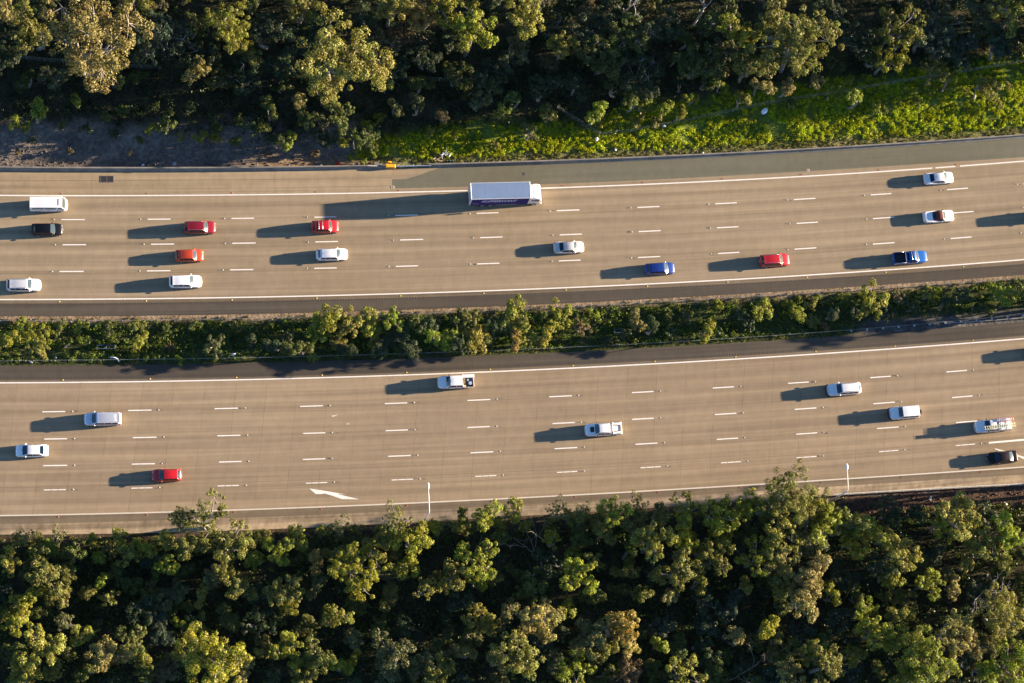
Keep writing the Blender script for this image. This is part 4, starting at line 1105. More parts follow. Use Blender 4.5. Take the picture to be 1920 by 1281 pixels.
# leaf litter stain on the shoulder
# ------------------------------------------------------------------ vegetation
rg = np.random.default_rng(5)
M_LEAF = leaf_mat('tree_leaves')
M_GRASSL = leaf_mat('ground_cover_leaves', .3)
M_BARK = pmat('pale_bark', (.20, .175, .145), .9, var=.35, vs=1.2)
M_BARKD = pmat('dark_bark', (.09, .072, .055), .9, var=.3, vs=1.5)
M_GREYB = pmat('grey_branch', (.16, .145, .125), .9, var=.3)
M_DEAD = pmat('bleached_wood', (.34, .31, .28), .85, var=.25, vs=1.5)
def unit(a): return a/np.maximum(np.linalg.norm(a, axis=1, keepdims=True), 1e-6)
def quads(P, Nn, a, b):
    """one small leaf-shaped quad per point: centres, normals, half sizes"""
    n = len(P)
    r = unit(rg.normal(size=(n, 3))); t = unit(np.cross(Nn, r)); s = np.cross(Nn, t)
    a = np.broadcast_to(a, (n,))[:, None]; b = np.broadcast_to(b, (n,))[:, None]
    V = np.stack([P - t*a, P - s*b + t*a*.1, P + t*a, P + s*b + t*a*.1], 1)
    return V.reshape(-1, 3)
def qmesh(name, V, mat):
    n = len(V)//4
    me = bpy.data.meshes.new(name)
    me.vertices.add(len(V)); me.vertices.foreach_set('co', V.astype(np.float32).ravel())
    me.loops.add(n*4); me.loops.foreach_set('vertex_index', np.arange(n*4, dtype=np.int32))
    me.polygons.add(n); me.polygons.foreach_set('loop_start', np.arange(0, n*4, 4, dtype=np.int32)); me.polygons.foreach_set('loop_total', np.full(n, 4, dtype=np.int32))
    me.materials.append(mat); me.update(calc_edges=True); return me
def puffs(C, Rr, per, leaf, up=.25, flat=.8, rough=.65):
    """leaf clumps round the centres C"""
    n = len(C)*per
    d = unit(rg.normal(size=(n, 3))); d[:, 2] = np.where(d[:, 2] < -.35, -d[:, 2], d[:, 2])
    rad = np.repeat(Rr, per)*rg.uniform(.45, 1.0, n)**.6
    P = np.repeat(C, per, 0) + d*rad[:, None]*np.array([1, 1, flat])
    Nn = unit(d + rg.normal(size=(n, 3))*rough*.75 + np.array([0, 0, up]))
    sz = rg.uniform(.7, 1.3, n)*leaf
    return quads(P, Nn, sz, sz*.52)

class Proto: pass
def make_tree(seed, Hh, Rc, nl, npf, pr, per, leaf, zr=.55, bark=M_BARK, low=.42, lean=.12, kind='tree'):
    g = random.Random(seed)
    Rz = Rc*zr; zc = Hh - Rz
    base = Vector((0, 0, -.4)); tp = Vector((g.uniform(-1, 1)*Hh*lean, g.uniform(-1, 1)*Hh*lean, Hh*low))
    tr = Hh*.018 + .05
    mid = (base + tp)/2 + Vector((g.uniform(-1, 1), g.uniform(-1, 1), 0))*Hh*.03
    wood = [tube([base, mid, tp], [tr*1.35, tr*1.05, tr*.85], 8)]
    lobes = []
    for i in range(nl):
        a = 2*math.pi*(i + g.uniform(-.3, .3))/nl; rr = Rc*g.uniform(.28, .78) if i else 0
        lobes.append(Vector((math.cos(a)*rr, math.sin(a)*rr, zc + Rz*g.uniform(-.25, .75)*(1.1 - rr/Rc*.6))))
    C, Rr = [], []
    for lb in lobes:
        lr = Rc*g.uniform(.30, .50)
        m1 = tp + (lb - tp)*.5 + Vector((g.uniform(-1, 1), g.uniform(-1, 1), g.uniform(-.3, .9)))*Rc*.12
        wood.append(tube([tp - Vector((0, 0, tr)), m1, lb], [tr*.7, tr*.45, tr*.22], 6))
        for k in range(max(3, int(npf/nl))):
            dv = Vector((g.gauss(0, 1), g.gauss(0, 1), g.gauss(0, .75))).normalized()*lr*g.uniform(.35, 1.05)
            c = lb + dv
            C.append(c); Rr.append(pr*g.uniform(.5, 1.45))
            if g.random() < .5: wood.append(tube([lb, lb + dv*.5 + Vector((0, 0, -.1)), c], [tr*.2, tr*.14, tr*.06], 4, False))
    p = Proto(); p.H, p.R, p.zc = Hh, Rc, zc + Rz*.2
    V = puffs(np.array([tuple(c) for c in C]), np.array(Rr), per, leaf)
    p.crown = qmesh('crown', V, M_LEAF)
    w = merge(*wood); p.trunk = mesh('trunk', w[0], w[1], bark, True)
    p.kind = kind
    return p
PB = [make_tree(s, 11.5, 5.0, nl, 135, .58, 104, .108, zr) for s, nl, zr in ((1, 10, .55), (2, 9, .6), (3, 11, .5), (4, 8, .65))]
PM = [make_tree(s, 9., 3.1, nl, 70, .48, 82, .115, zr) for s, nl, zr in ((11, 6, .7), (12, 5, .65), (13, 7, .6), (14, 6, .8), (15, 4, .7), (16, 5, .75))]
PS = [make_tree(s, 6., 1.9, nl, 42, .38, 72, .103, zr, low=.35) for s, nl, zr in ((21, 4, .8), (22, 5, .7), (23, 4, .9), (24, 3, .85), (25, 5, .8))]
PSH = [make_tree(s, 2.3, 1.35, nl, 30, .31, 62, .09, zr, M_BARKD, .2, .05, 'shrub') for s, nl, zr in ((31, 5, .7), (32, 4, .8), (33, 6, .65), (34, 4, .75))]
PTH = [make_tree(s, 10.5, 3.6, nl, 80, .38, 52, .108, zr, lean=.16) for s, nl, zr in ((41, 6, .65), (42, 5, .7), (43, 7, .6))]      # thin open crowns

PAL = dict(olive=(.125, .126, .028), gold=(.176, .163, .033), yel=(.18, .182, .021), green=(.085, .106, .022), dark=(.045, .064, .025), grey=(.118, .124, .05),
           tan=(.195, .168, .058), brown=(.135, .10, .046), blue=(.044, .067, .038), lime=(.148, .178, .019), orange=(.215, .155, .038))
NAME = dict(olive='olive', gold='golden olive', yel='yellow green', green='green', dark='dark green', grey='grey green', tan='tan olive', brown='brown leaved', blue='bluish dark', lime='lime green', orange='orange brown')
used = set()
def plant(px, py, r, col, proto=None, hs=1., label=None, zone_name='', rnd=random, kind=None, dim=1.):
    """one tree or shrub whose crown centre shows at (px, py) with radius r (photo px)"""
    sc0 = 12.9*(1 + (960 - px)*3.3e-5)
    Rm = r/sc0
    if proto is None:
        proto = PB if Rm > 3.9 else PM if Rm > 2.35 else PS if Rm > 1.35 else PSH
    pt = rnd.choice(proto)
    s = Rm/pt.R; sz = s*hs
    if kind == 'median_bush' and px < 1920: sz = min(sz, (3.3 if px < 560 else 4.3)/pt.H)
    z0 = -.5
    for _ in range(3):
        c = G(px, py, z0 + pt.zc*sz); z0 = gz(c.x, c.y)
    shr = pt.kind == 'shrub'
    nm = kind or ('shrub' if shr else 'gum_tree' if Rm > 2.2 else 'small_tree')
    if not label:
        big = 'large' if Rm > 3.9 else 'mid sized' if Rm > 2.35 else 'small' if Rm > 1.35 else 'low'
        label = '%s %s %s, %s, %d percent across and %d percent down' % (big, NAME[col], 'shrub' if shr else 'tree', zone_name, round(px/19.2), round(py/12.81))
        while label in used:
            py += 7; px += 9
            label = '%s %s %s, %s, %.1f percent across and %.1f percent down' % (big, NAME[col], 'shrub' if shr else 'tree', zone_name, px/19.2, py/12.81)
    used.add(label)
    t = empty(nm, (c.x, c.y, z0), rnd.uniform(0, 6.28), label, 'shrub' if shr else 'tree', zone_name and ('shrubs, ' if shr else 'trees, ') + zone_name)
    t.scale = (s, s, sz)
    link('trunk' if not shr else 'stem', pt.trunk, t)
    cr = link('crown', pt.crown, t)
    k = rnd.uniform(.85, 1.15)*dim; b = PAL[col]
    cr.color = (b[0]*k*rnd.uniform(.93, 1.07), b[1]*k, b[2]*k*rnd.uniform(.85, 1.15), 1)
    return t
rv = random.Random(3)
placed = []
def P(zone_name, lst):
    for q in lst:
        px, py, r, col = q[:4]; kw = q[4] if len(q) > 4 else {}
        kw = dict(kw)
        if zone_name == MD:
            mid = 570 < px < 1080
            r = r*(1.36 if mid else 1.2); kw['hs'] = kw.get('hs', 1.)*((.74 if px < 760 else .92)*(.6 if py > 620 and px < 800 else 1) if mid else .68 if px < 570 else .8); kw['kind'] = 'median_bush'
            if col in ('yel', 'gold', 'lime', 'olive'): kw['dim'] = 1.12
        if zone_name == UF and col in ('dark', 'blue', 'green', 'grey', 'brown'): kw['hs'] = kw.get('hs', 1.)*.74; kw['dim'] = .72  # these crowns also coloured darker for the deep forest shade
        if zone_name == LF and col in ('yel', 'gold', 'olive', 'tan', 'lime', 'orange'): kw['hs'] = kw.get('hs', 1.)*1.08; kw['dim'] = 1.18  # golden sunlit look partly put into these crown colours
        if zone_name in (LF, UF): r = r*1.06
        plant(px, py, r, col, zone_name=zone_name, rnd=rv, **kw); placed.append((px, py, r))
UF, LF, MD, VG = 'upper forest', 'lower forest', 'median strip', 'upper verge'
def lb(s): return {'label': s}
P(UF, [(165,72,98,'tan',dict(label='huge tan gum tree in the top left corner region', hs=1.1)), (60,50,48,'olive'), (300,62,58,'blue'), (428,50,50,'yel',lb('bright yellow green tree right of the bluish tree at top left')), (365,128,30,'tan'), (210,140,28,'olive'),
  (505,62,42,'dark'), (562,18,34,'olive'), (478,105,28,'olive'), (640,112,88,'gold',dict(label='huge golden olive gum tree left of the shaded gap, above the truck', hs=1.05)), (585,70,34,'dark'), (610,165,40,'gold'), (735,12,42,'gold'), (790,22,40,'orange',lb('orange tinted tree on the top edge of the photo')), (745,70,30,'brown'),
  (845,15,46,'yel'), (885,62,44,'yel',dict(label='tall yellow green tree hanging down from the top edge, centre left', hs=1.2)), (710,85,34,'grey'), (985,28,46,'gold'), (970,90,30,'grey'), (1030,112,26,'grey'), (1055,88,30,'gold'), (905,145,30,'dark'), (925,160,24,'green'), (850,80,30,'dark'),
  (1110,60,50,'dark'), (1180,70,44,'green'), (1130,110,44,'green'), (1100,25,30,'brown'), (1240,45,46,'dark'), (1200,140,50,'dark'), (1165,160,36,'green'), (1310,118,46,'green'), (1285,75,28,'green'), (1372,92,38,'grey'), (1412,118,42,'olive'), (1395,55,44,'yel'), (1350,25,46,'green'), (1330,150,28,'green'),
  (1505,78,72,'gold',dict(label='huge golden gum tree with a pale leaning trunk, upper right', hs=1.15)), (1460,30,46,'olive'), (1555,15,40,'dark'), (1475,165,20,'tan'), (1600,70,40,'dark'), (1640,95,38,'green'), (1682,52,44,'olive',lb('olive tree standing clear in the dark upper right forest')), (1665,110,34,'yel'), (1740,70,44,'blue'), (1770,40,36,'grey'), (1800,90,40,'blue'), (1845,50,34,'green'),
  (1850,20,40,'grey'), (1905,22,44,'gold'), (1880,90,40,'blue'), (1770,110,30,'green'), (25,95,36,'dark'), (15,20,30,'tan'), (340,95,36,'dark'), (455,150,36,'dark'), (530,120,40,'dark'), (735,125,34,'dark'), (800,110,36,'dark'), (1020,165,34,'dark'), (1080,160,30,'dark'), (940,120,34,'dark'), (690,30,30,'dark'), (255,30,34,'olive')])
P(VG, [(144,190,18,'lime'), (70,208,26,'lime'), (30,232,17,'lime'), (50,240,14,'lime'), (285,240,16,'lime'), (312,232,22,'green'), (376,260,17,'yel',lb('bright yellow green shrub on the shaded rocky bank, left one of a pair')), (406,256,15,'yel',lb('bright yellow green shrub on the shaded rocky bank, right one of a pair')), (440,268,15,'green'), (340,258,10,'yel'),
  (540,265,20,'lime'), (505,205,24,'green'), (565,188,24,'tan'), (490,235,22,'green'), (600,225,18,'grey'), (622,190,22,'gold'), (640,235,22,'green'), (645,268,14,'yel'), (690,235,16,'lime'), (712,220,14,'yel'), (726,158,20,'lime',lb('round lime green shrub right of the huge golden olive gum')), (665,262,20,'green'), (700,280,17,'lime'), (680,300,10,'lime'),
  (742,200,20,'grey'), (780,195,24,'dark'), (830,215,22,'brown'), (805,245,12,'gold'), (850,254,11,'gold',lb('small golden shrub alone on the shaded part of the verge')), (930,270,13,'gold'), (942,208,20,'lime'), (900,190,22,'grey'), (990,248,20,'grey'), (1030,212,19,'olive',lb('olive shrub at the upper end of the short slanting fence')), (965,185,22,'green'),
  (1118,208,30,'lime',lb('broad lime green shrub above the fence corner')), (1120,226,16,'gold'), (1192,226,16,'gold'), (1210,200,18,'lime'), (1228,228,14,'tan'), (1248,205,22,'lime'), (1275,212,18,'yel'), (1185,190,24,'green'), (1395,185,22,'gold'), (1430,160,24,'tan'), (1355,160,18,'lime'), (1295,185,18,'yel'),
  (1565,170,20,'lime'), (1605,182,26,'lime',lb('pale lime green shrub row, left part, on the right hand verge')), (1640,202,16,'lime'), (1590,155,18,'lime'), (1755,135,30,'olive'), (1782,150,24,'lime'), (1745,165,16,'lime'), (1850,162,28,'gold',lb('golden shrub on the bright verge near the right edge')), (1870,195,14,'gold'), (1810,172,10,'gold'), (1890,160,10,'gold'), (1660,205,12,'green'), (1480,190,16,'green'), (1530,150,18,'tan'), (1720,190,12,'green'),
  (230,205,16,'green'), (200,220,13,'green'), (400,215,16,'dark'), (350,205,18,'dark'), (450,225,14,'green'), (265,262,11,'green'), (115,232,11,'green')])
P(MD, [(15,636,26,'yel'), (62,628,28,'yel',lb('broad yellow green bush in the left median')), (72,655,18,'gold'), (40,606,12,'lime'), (110,615,15,'green'), (150,612,14,'lime'), (205,616,15,'green'), (254,612,18,'olive'), (262,640,20,'yel',lb('tall yellow bush standing alone in the left median')), (255,658,10,'yel'),
  (320,650,9,'brown'), (338,675,10,'lime'), (402,650,20,'grey',lb('pale grey green bush in the shaded left median')), (310,615,12,'green'), (365,608,12,'green'), (440,615,12,'green'), (470,640,16,'dark'), (515,650,20,'dark'), (560,655,24,'green'), (588,668,10,'lime'), (540,630,16,'dark'), (605,598,30,'yel',dict(label='tallest yellow green median bush overlapping the upper road edge', proto=PS, hs=1.1)), (600,628,22,'lime',dict(proto=PS)), (634,640,18,'gold'), (656,606,21,'gold'), (690,605,20,'yel',dict(proto=PS)), (700,632,16,'yel'), (655,655,18,'dark'),
  (735,600,18,'lime'), (745,625,24,'dark'), (770,650,22,'dark'), (790,605,16,'green'), (715,655,20,'dark'), (832,632,24,'lime',lb('dark bush with bright leaf clusters in the middle of the median')), (812,610,18,'dark'), (860,645,16,'dark'), (868,600,16,'green'), (903,635,30,'gold',dict(proto=PS, label='broad golden bush at the lower middle of the median')), (885,592,14,'olive'), (930,610,20,'dark'), (955,585,24,'yel',dict(proto=PS)), (975,615,18,'olive'), (965,640,15,'orange'), (990,628,18,'yel'), (1022,630,17,'yel'), (1050,590,21,'yel',dict(proto=PS)), (1040,610,14,'yel'), (1010,595,14,'green'),
  (1090,615,16,'brown'), (1110,592,12,'lime'), (1135,640,12,'dark'), (1188,592,17,'tan'), (1200,608,14,'tan'), (1170,625,14,'dark'), (1220,612,18,'dark'), (1255,590,14,'green'), (1285,595,14,'grey'), (1260,625,13,'dark'), (1325,622,18,'yel',lb('yellow bush alone at the lower side of the median, right of centre')), (1350,575,13,'lime'), (1390,590,15,'dark'), (1430,578,20,'yel',dict(proto=PS)), (1405,605,15,'dark'), (1480,568,13,'yel'), (1496,585,20,'lime'), (1522,572,14,'gold'), (1525,600,14,'olive'), (1560,590,15,'grey'), (1545,612,10,'brown'), (1635,565,31,'yel',dict(proto=PS, label='broadest yellow green bush in the right half of the median')), (1610,580,16,'dark'), (1688,553,15,'brown'), (1665,585,16,'dark'), (1740,552,16,'olive'), (1710,575,15,'dark'), (1770,570,16,'dark'), (1805,555,17,'dark'), (1835,575,15,'dark'), (1880,552,24,'lime',dict(proto=PS)), (1860,580,14,'green'), (1910,540,16,'green'), (1590,560,13,'green'),
  (1965,560,30,'green',dict(proto=PS, hs=1.15)), (2010,540,28,'green',dict(proto=PS, hs=1.15)), (2055,555,28,'green',dict(proto=PS, hs=1.2)), (2100,535,28,'olive',dict(proto=PS, hs=1.2))])
P(LF, [(345,972,36,'olive',dict(proto=PTH, label='tall open crowned gum leaning over the road edge below the red hatchback, left part', hs=1.2)), (395,968,44,'olive',dict(proto=PTH, label='tall open crowned gum leaning over the road edge below the red hatchback, right part', hs=1.25)), (430,1020,38,'olive'), (355,1025,34,'olive'), (310,1010,22,'gold'),
  (40,1006,26,'olive',dict(proto=PTH)), (105,1004,20,'olive',dict(proto=PTH)), (222,1004,17,'yel'), (12,1050,26,'gold'), (85,1082,38,'olive'), (130,1072,26,'olive'), (62,1118,26,'yel'), (185,1043,18,'lime'), (190,1092,18,'lime'), (110,1115,24,'olive'), (160,1110,20,'olive'), (205,1122,18,'gold'), (35,1140,30,'yel'), (28,1170,26,'yel'), (75,1210,44,'gold'), (122,1165,26,'grey',dict(proto=PTH)), (150,1195,22,'yel'), (200,1228,42,'tan'), (250,1195,30,'olive'), (265,1235,24,'gold'), (340,1172,17,'lime'), (300,1135,20,'grey'), (310,1062,22,'lime'), (290,1075,18,'green'),
  (400,1235,66,'yel',dict(label='huge pale yellow green gum tree at the bottom edge, left of centre', hs=1.0)), (450,1250,30,'tan'), (45,1262,38,'gold'), (95,1258,26,'olive'), (425,1070,30,'olive'), (450,1105,32,'olive'), (395,1085,26,'grey'), (480,1050,24,'lime'), (375,1120,20,'gold'), (240,1040,24,'olive'), (270,1025,22,'yel'), (140,1035,24,'green'), (70,1040,22,'olive'), (165,1260,24,'green'), (270,1265,26,'green'),
  (590,1052,26,'orange',lb('orange tinted small tree near the road edge, below the merge arrow')), (525,1030,30,'lime'), (560,1010,24,'yel'), (640,990,24,'olive',dict(proto=PTH)), (670,1068,50,'yel',lb('bright yellow green gum tree left of the first lamp, lower forest')), (630,1035,24,'olive'), (740,972,30,'olive',dict(proto=PTH, hs=1.2)), (778,1008,40,'yel',lb('yellow green tree directly at the foot of the street lamp by the arrow')), (720,1010,26,'olive'), (700,1030,26,'olive'), (530,1110,34,'olive'), (540,1135,24,'yel'), (590,1100,24,'grey'), (628,1160,30,'gold',lb('round golden olive small tree below the bright yellow green gum')), (595,1232,38,'olive'), (635,1250,26,'lime'), (535,1220,34,'yel'), (500,1215,22,'gold'), (665,1195,26,'grey'), (665,1235,18,'yel'), (570,1270,28,'gold'), (510,1270,26,'dark'),
  (900,1045,42,'yel',lb('bright yellow olive gum tree behind the road edge, centre')), (850,1075,28,'olive'), (890,1090,24,'yel'), (800,1105,30,'gold',dict(proto=PTH)), (840,1095,26,'gold'), (765,1060,24,'yel'), (815,985,20,'yel'), (870,975,24,'olive'), (915,970,30,'yel'), (940,1010,22,'green'), (905,1165,32,'gold'), (735,1220,44,'grey'), (725,1260,34,'grey'), (785,1250,30,'grey'), (820,1270,36,'olive'), (945,1155,28,'grey'), (870,1225,24,'tan'), (760,1170,26,'dark'), (860,1130,24,'dark'), (930,1240,28,'tan'),
  (965,958,22,'yel'), (1045,955,24,'olive',dict(proto=PTH)), (1088,960,26,'olive',dict(proto=PTH)), (1150,962,32,'yel'), (1130,1000,28,'olive'), (1195,942,20,'olive',dict(proto=PTH, hs=1.2)), (1195,985,26,'olive'), (1240,968,26,'olive'), (1290,945,32,'yel',dict(proto=PTH)), (1225,1020,40,'gold'), (1180,1035,26,'green'), (1290,1000,34,'yel'), (1345,960,36,'lime'), (1360,1000,28,'yel'), (1320,1030,26,'gold'), (1035,1010,24,'yel',dict(proto=PTH)), (1080,1085,38,'yel',lb('bright yellow green tree left of the orange brown tree, lower forest')), (1075,1035,18,'lime'), (1110,1055,22,'gold'), (1170,1070,24,'olive'), (1062,1140,20,'yel'), (1000,1170,42,'tan',lb('large tan gold gum tree left of the orange brown tree, lower forest')), (1030,1150,30,'tan'), (975,1230,44,'gold'), (1165,1182,42,'orange',lb('round orange brown tree standing out in the lower forest')), (1105,1190,40,'grey'), (1080,1250,36,'lime'), (1135,1225,28,'olive'), (1270,1068,44,'olive'), (1310,1090,26,'gold'), (1345,1050,36,'olive'), (1200,1110,24,'olive'), (1260,1120,22,'tan'), (1420,1050,36,'yel'), (1400,1100,20,'gold'), (1240,1210,22,'lime'), (1280,1262,38,'gold'), (1175,1262,36,'brown'), (1380,1195,24,'tan'), (1440,1180,28,'yel'), (1330,1230,22,'dark'),
  (1480,925,52,'olive',dict(label='tallest olive gum overhanging the road left of the second lamp', hs=1.25)), (1440,950,34,'olive'), (1525,945,34,'olive'), (1400,950,30,'yel'), (1470,985,40,'gold'), (1540,975,40,'yel'), (1590,985,38,'olive'), (1630,1000,34,'yel'), (1515,1025,34,'grey'), (1600,1020,28,'yel'), (1455,1055,36,'tan'), (1530,1080,38,'tan'), (1510,1130,42,'tan',lb('large tan gum tree in the lower right forest')), (1470,1100,26,'olive'), (1560,1115,22,'yel'), (1790,965,44,'gold',lb('golden olive tree at the edge of the red dirt, lower right')), (1815,985,28,'gold'), (1765,990,24,'yel'), (1690,1035,34,'gold'), (1660,1010,24,'tan'), (1720,960,24,'dark'), (1670,960,30,'dark'), (1650,1060,30,'dark'), (1898,995,36,'lime',lb('bright lime green tree at the right edge, lower forest')), (1850,1015,30,'olive'), (1835,1035,26,'gold'), (1880,1040,26,'olive'), (1815,1060,22,'gold'), (1780,1075,20,'grey'), (1670,1085,26,'yel'), (1740,1095,30,'yel'), (1790,1100,22,'tan'), (1620,1150,28,'lime'), (1690,1155,26,'gold'), (1640,1190,34,'yel'), (1680,1200,30,'yel'), (1740,1240,58,'yel',lb('huge yellow gum tree at the bottom edge, lower right')), (1790,1185,40,'tan'), (1815,1205,34,'tan'), (1880,1150,50,'gold',lb('large golden olive gum tree at the right edge, lower forest')), (1860,1210,28,'grey'), (1895,1250,40,'lime'), (1850,1262,28,'lime'), (1550,1250,44,'olive'), (1520,1225,30,'gold'), (1600,1230,28,'olive'), (1480,1265,32,'tan'), (1700,1265,36,'yel'),
  (1990,885,48,'olive',dict(hs=1.1)), (2050,905,52,'olive',dict(hs=1.15)), (2120,880,52,'olive',dict(hs=1.2))])
for px, py, r, h in ((1975,30,60,1.),(2050,70,60,1.1),(2010,-20,60,1.1),(2140,20,62,1.1),(2230,60,60,1.15),(2300,0,62,1.1),(2120,-50,60,1.1),(2380,40,62,1.15),(1960,95,34,1.),(2090,110,36,1.)):  # unseen trees added as shade casters for the upper forest
    plant(px, py, r, rv.choice(('olive', 'green', 'gold')), PB if r > 40 else PM, h, label='large unseen gum tree added beyond the right edge to shade the upper forest', zone_name='right of the upper forest', rnd=rv)
for px, py, r, h in ((1985,1090,52,.8),(2000,1200,52,.8),(2120,1040,56,.8),(2150,1180,56,.8)):  # unseen trees added to break up the even light below
    plant(px, py, r, rv.choice(('olive', 'green', 'gold')), PB, h, label='large unseen gum tree added beyond the right edge to shade the lower forest', zone_name='right of the lower forest', rnd=rv)
P(VG, [(575,222,28,'green',dict(proto=PM, hs=.95)), (640,212,30,'green',dict(proto=PM, hs=.95)), (690,262,26,'green',dict(proto=PM, hs=.85)), (608,258,24,'dark',dict(proto=PM, hs=.8)), (520,262,20,'dark',dict(proto=PS)), (470,236,20,'dark',dict(proto=PS)), (410,238,16,'green'), (215,248,14,'dark'), (160,240,14,'dark'), (60,262,10,'dark'), (130,285,9,'brown'), (35,286,9,'brown'), (245,286,8,'brown'), (500,288,9,'brown'), (590,290,12,'brown')])  # the mid sized trees here are added to cast shade over the bank
# fill of lower trees between, crowns coloured darker to deepen the forest shade
def fill(zone_name, n, okf, rr, sep):
    c = 0; tries = 0
    while c < n and tries < n*60:
        tries += 1
        px, py = rv.uniform(-25, 1945), rv.uniform(-20, 1310)
        r = rv.uniform(*rr)
        if not okf(px, py): continue
        if any((px - a)**2 + (py - b)**2 < ((r + q)*sep)**2 for a, b, q in placed): continue
        col = rv.choice(('dark', 'green', 'green', 'olive', 'grey', 'dark', 'olive', 'blue', 'green'))
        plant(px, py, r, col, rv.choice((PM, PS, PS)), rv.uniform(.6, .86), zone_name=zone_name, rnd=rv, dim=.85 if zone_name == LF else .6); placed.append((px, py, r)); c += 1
def low_ok(px, py):
    e = interp(px, [(0, 1022), (430, 1012), (700, 1000), (1000, 985), (1300, 965), (1560, 965), (1620, 962), (1920, 955)])
    return py > e + 12
def up_ok(px, py):
    return py < interp(px, [(0, 165), (300, 170), (560, 180), (700, 170), (1000, 190), (1150, 190), (1300, 165), (1500, 140), (1920, 100)]) - 8
def edge_fill(n):
    for i in range(n):
        px = 15 + 1560*(i + rv.uniform(.1, .9))/n
        x = G(px, 980).x; e = PX(x, sEnd(x))[1]
        r = rv.uniform(13, 24); py = e + rv.uniform(6, 30)
        if any((px - a)**2 + (py - b)**2 < ((r + q)*.42)**2 for a, b, q in placed): continue
        plant(px, py, r, rv.choice(('olive', 'yel', 'green', 'lime', 'gold', 'green')), PS, rv.uniform(.6, .9), zone_name=LF, rnd=rv); placed.append((px, py, r))
edge_fill(46)
fill(LF, 130, low_ok, (18, 34), .56)
fill(UF, 55, up_ok, (20, 36), .62)

# bare trees with bleached limbs
def dead_tree(px, py, hgt, label, seed, sc0=1., mt=None):
    g = random.Random(seed); parts = []
    def grow(p, d, L0, r, depth):
        pts = [p]; 
        for i in range(3):
            d = (d + Vector((g.gauss(0, .2), g.gauss(0, .2), g.gauss(0, .1)))).normalized(); pts.append(pts[-1] + d*L0/3)
        parts.append(tube(pts, [r, r*.85, r*.7, r*.5], 6))
        if depth:
            for _ in range(g.choice((2, 3))):
                grow(pts[-1] - d*L0*g.uniform(0, .3), (d + Vector((g.gauss(0, .7), g.gauss(0, .7), g.uniform(-.1, .4)))).normalized(), L0*g.uniform(.5, .72), r*.55, depth - 1)
    grow(Vector((0, 0, -.4)), Vector((g.uniform(-.25, .25), g.uniform(-.25, .25), 1)), hgt*.5, .17*sc0, 4)
    c = G(px, py, hgt*.8); z = gz(c.x, c.y)
    t = empty('dead_tree', (c.x, c.y, z), 0, label, 'tree')
    v, f = merge(*parts); obj('trunk', (v, f), mt or M_DEAD, t, True)
dead_tree(1185, 12, 12, 'bare bleached tree at the top edge, left one of two', 4)
dead_tree(1318, 14, 13, 'bare bleached tree at the top edge, right one of two', 9, 1.1)
dead_tree(1872, 1094, 9, 'bare bleached tree among the lower right forest', 13)
dead_tree(1010, 1028, 9, 'bare grey branched tree in the lower forest, centre', 17, .6, M_GREYB)
dead_tree(1395, 1268, 10, 'bare grey branched tree at the bottom edge, right of centre', 23, .6, M_GREYB)

# ground cover: grass of the verge, weeds of the median, forest undergrowth (nobody could count it)
def scatter(n, okf, bounds):
    out = []
    tries = 0
    while len(out) < n and tries < n*30:
        tries += 1
        px, py = rv.uniform(*bounds[:2]), rv.uniform(*bounds[2:])
        if okf(px, py):
            c = G(px, py, 0); out.append((c.x, c.y, gz(c.x, c.y)))
    return np.array(out)
def cover(name, pts, rad, hgt, per, leaf, col, kindmat=M_GRASSL, asp=.5):
    n = len(pts); R0 = rg.uniform(.6, 1.35, n)*rad
    N0 = n*per
    d = unit(rg.normal(size=(N0, 3))); d[:, 2] = np.abs(d[:, 2])*.9 + .05
    rr = np.repeat(R0, per)*rg.uniform(.3, 1, N0)**.5
    Pp = np.repeat(pts, per, 0) + d*rr[:, None]*np.array([1, 1, hgt/rad])
    Nn = unit(d*np.array([1, 1, .8]) + rg.normal(size=(N0, 3))*.45)
    sz = rg.uniform(.6, 1.35, N0)*leaf
    o = link(name, qmesh(name, quads(Pp, Nn, sz, sz*asp), kindmat)); o.color = (*col, 1); o['kind'] = 'stuff'; return o
def nb(px): return PX(G(px, 300).x, nW(G(px, 300).x))[1]
def v_ok(px, py):
    j = 18*(vn(px*.02, py*.04, 7) - .5)
    return px > 655 and grass_edge(px) - 4 + j < py < nb(px) - 17 - 10*vn(px*.03, 3.1, 4) and vn(px*.035, py*.05, 12) > .26
cover('verge_grass', scatter(4200, v_ok, (655, 1990, 95, 318)), .34, .46, 38, .08, (.33, .37, .008))
def v2_ok(px, py):
    return px > 690 and nb(px) - 24 < py < nb(px) - 7
cover('verge_weeds', scatter(850, v2_ok, (690, 1990, 240, 318)), .24, .2, 16, .085, (.16, .16, .045))
def m_ok(px, py):
    x = G(px, py).x; y = G(px, py).y
    a, b = nMed(x) - y, y - sMed(x)
    if px > 1600 and b < 2.3: return False
    return a > 1.0 and b > .55
cover('median_weeds', scatter(1900, m_ok, (-30, 1980, 500, 700)), .46, .5, 28, .11, (.10, .14, .02))
def m2_ok(px, py):
    x = G(px, py).x; y = G(px, py).y
    a, b = nMed(x) - y, y - sMed(x)
    return (.35 < a < 1.8) or (.2 < b < 1.0 and 1000 < px < 1620)
cover('median_dry_weeds', scatter(520, m2_ok, (-30, 1980, 500, 700)), .22, .2, 16, .08, (.16, .13, .035))
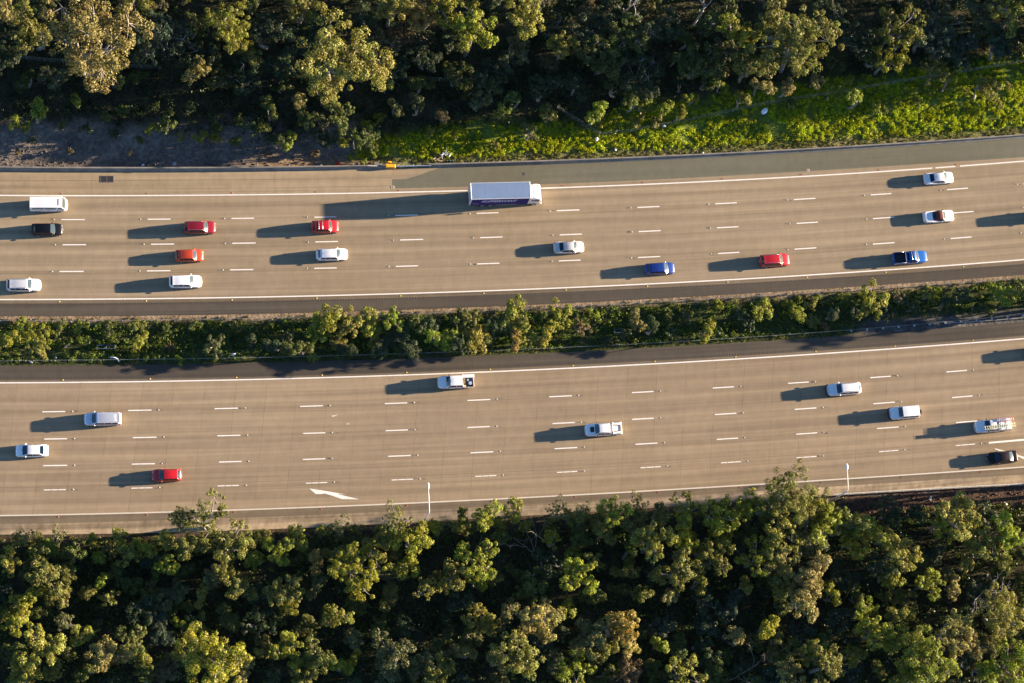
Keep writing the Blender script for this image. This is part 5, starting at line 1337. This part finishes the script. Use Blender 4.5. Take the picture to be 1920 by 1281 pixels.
def u_ok(px, py): return low_ok(px, py + 6) and not (px > 1590 and py < 948)
cover('undergrowth', scatter(3400, u_ok, (-40, 1960, 960, 1320)), .85, 1.5, 32, .16, (.05, .07, .02))
def u2_ok(px, py):
    return py < (interp(px, [(0, 232), (200, 240), (400, 262), (560, 285), (640, 280), (700, 262)]) if px < 700 else grass_edge(px) + 4) - 10*vn(px*.02, 1, 3)
cover('undergrowth', scatter(3300, u2_ok, (-40, 1960, -30, 290)), .75, 1.1, 30, .15, (.032, .047, .017))
def s_ok(px, py):
    p = G(px, py); d = sEnd(p.x) - p.y
    return .5 < d < 3.2 and px < 1600 or (px >= 1600 and 2.4 < d < 4.5)
cover('edge_weeds', scatter(800, s_ok, (-30, 1960, 900, 1060)), .4, .55, 24, .11, (.13, .14, .03))
# loose rubble of the shaded bank
def r_ok(px, py): return px < 690 and interp(px, [(0, 240), (200, 245), (400, 268), (560, 290), (690, 300)]) < py < nb(px) - 5
rp = scatter(800, r_ok, (-30, 690, 225, 318)); rvv, rff = [], []
for (x, y, z) in rp:
    s = rv.uniform(.05, .2); v, f = ell((x, y, z + s*.2), (s*rv.uniform(.7, 1.4), s*rv.uniform(.6, 1), s*.6), 5, 3)
    k = len(rvv); rvv += v; rff += [tuple(i + k for i in q) for q in f]
o = obj('bank_rubble', (rvv, rff), pmat('grey_rubble', (.11, .096, .088), .95, var=.4, vs=2.)); o['kind'] = 'stuff'
def r2_ok(px, py): 
    p = G(px, py); d = sEnd(p.x) - p.y
    return px > 1590 and .4 < d < 3
rp = scatter(260, r2_ok, (1590, 1960, 900, 960)); rvv, rff = [], []
for (x, y, z) in rp:
    s = rv.uniform(.06, .2); v, f = ell((x, y, z + s*.2), (s, s*rv.uniform(.6, 1), s*.6), 5, 3)
    k = len(rvv); rvv += v; rff += [tuple(i + k for i in q) for q in f]
o = obj('bank_rubble', (rvv, rff), pmat('red_rubble', (.12, .07, .05), .95, var=.4, vs=2.)); o['kind'] = 'stuff'
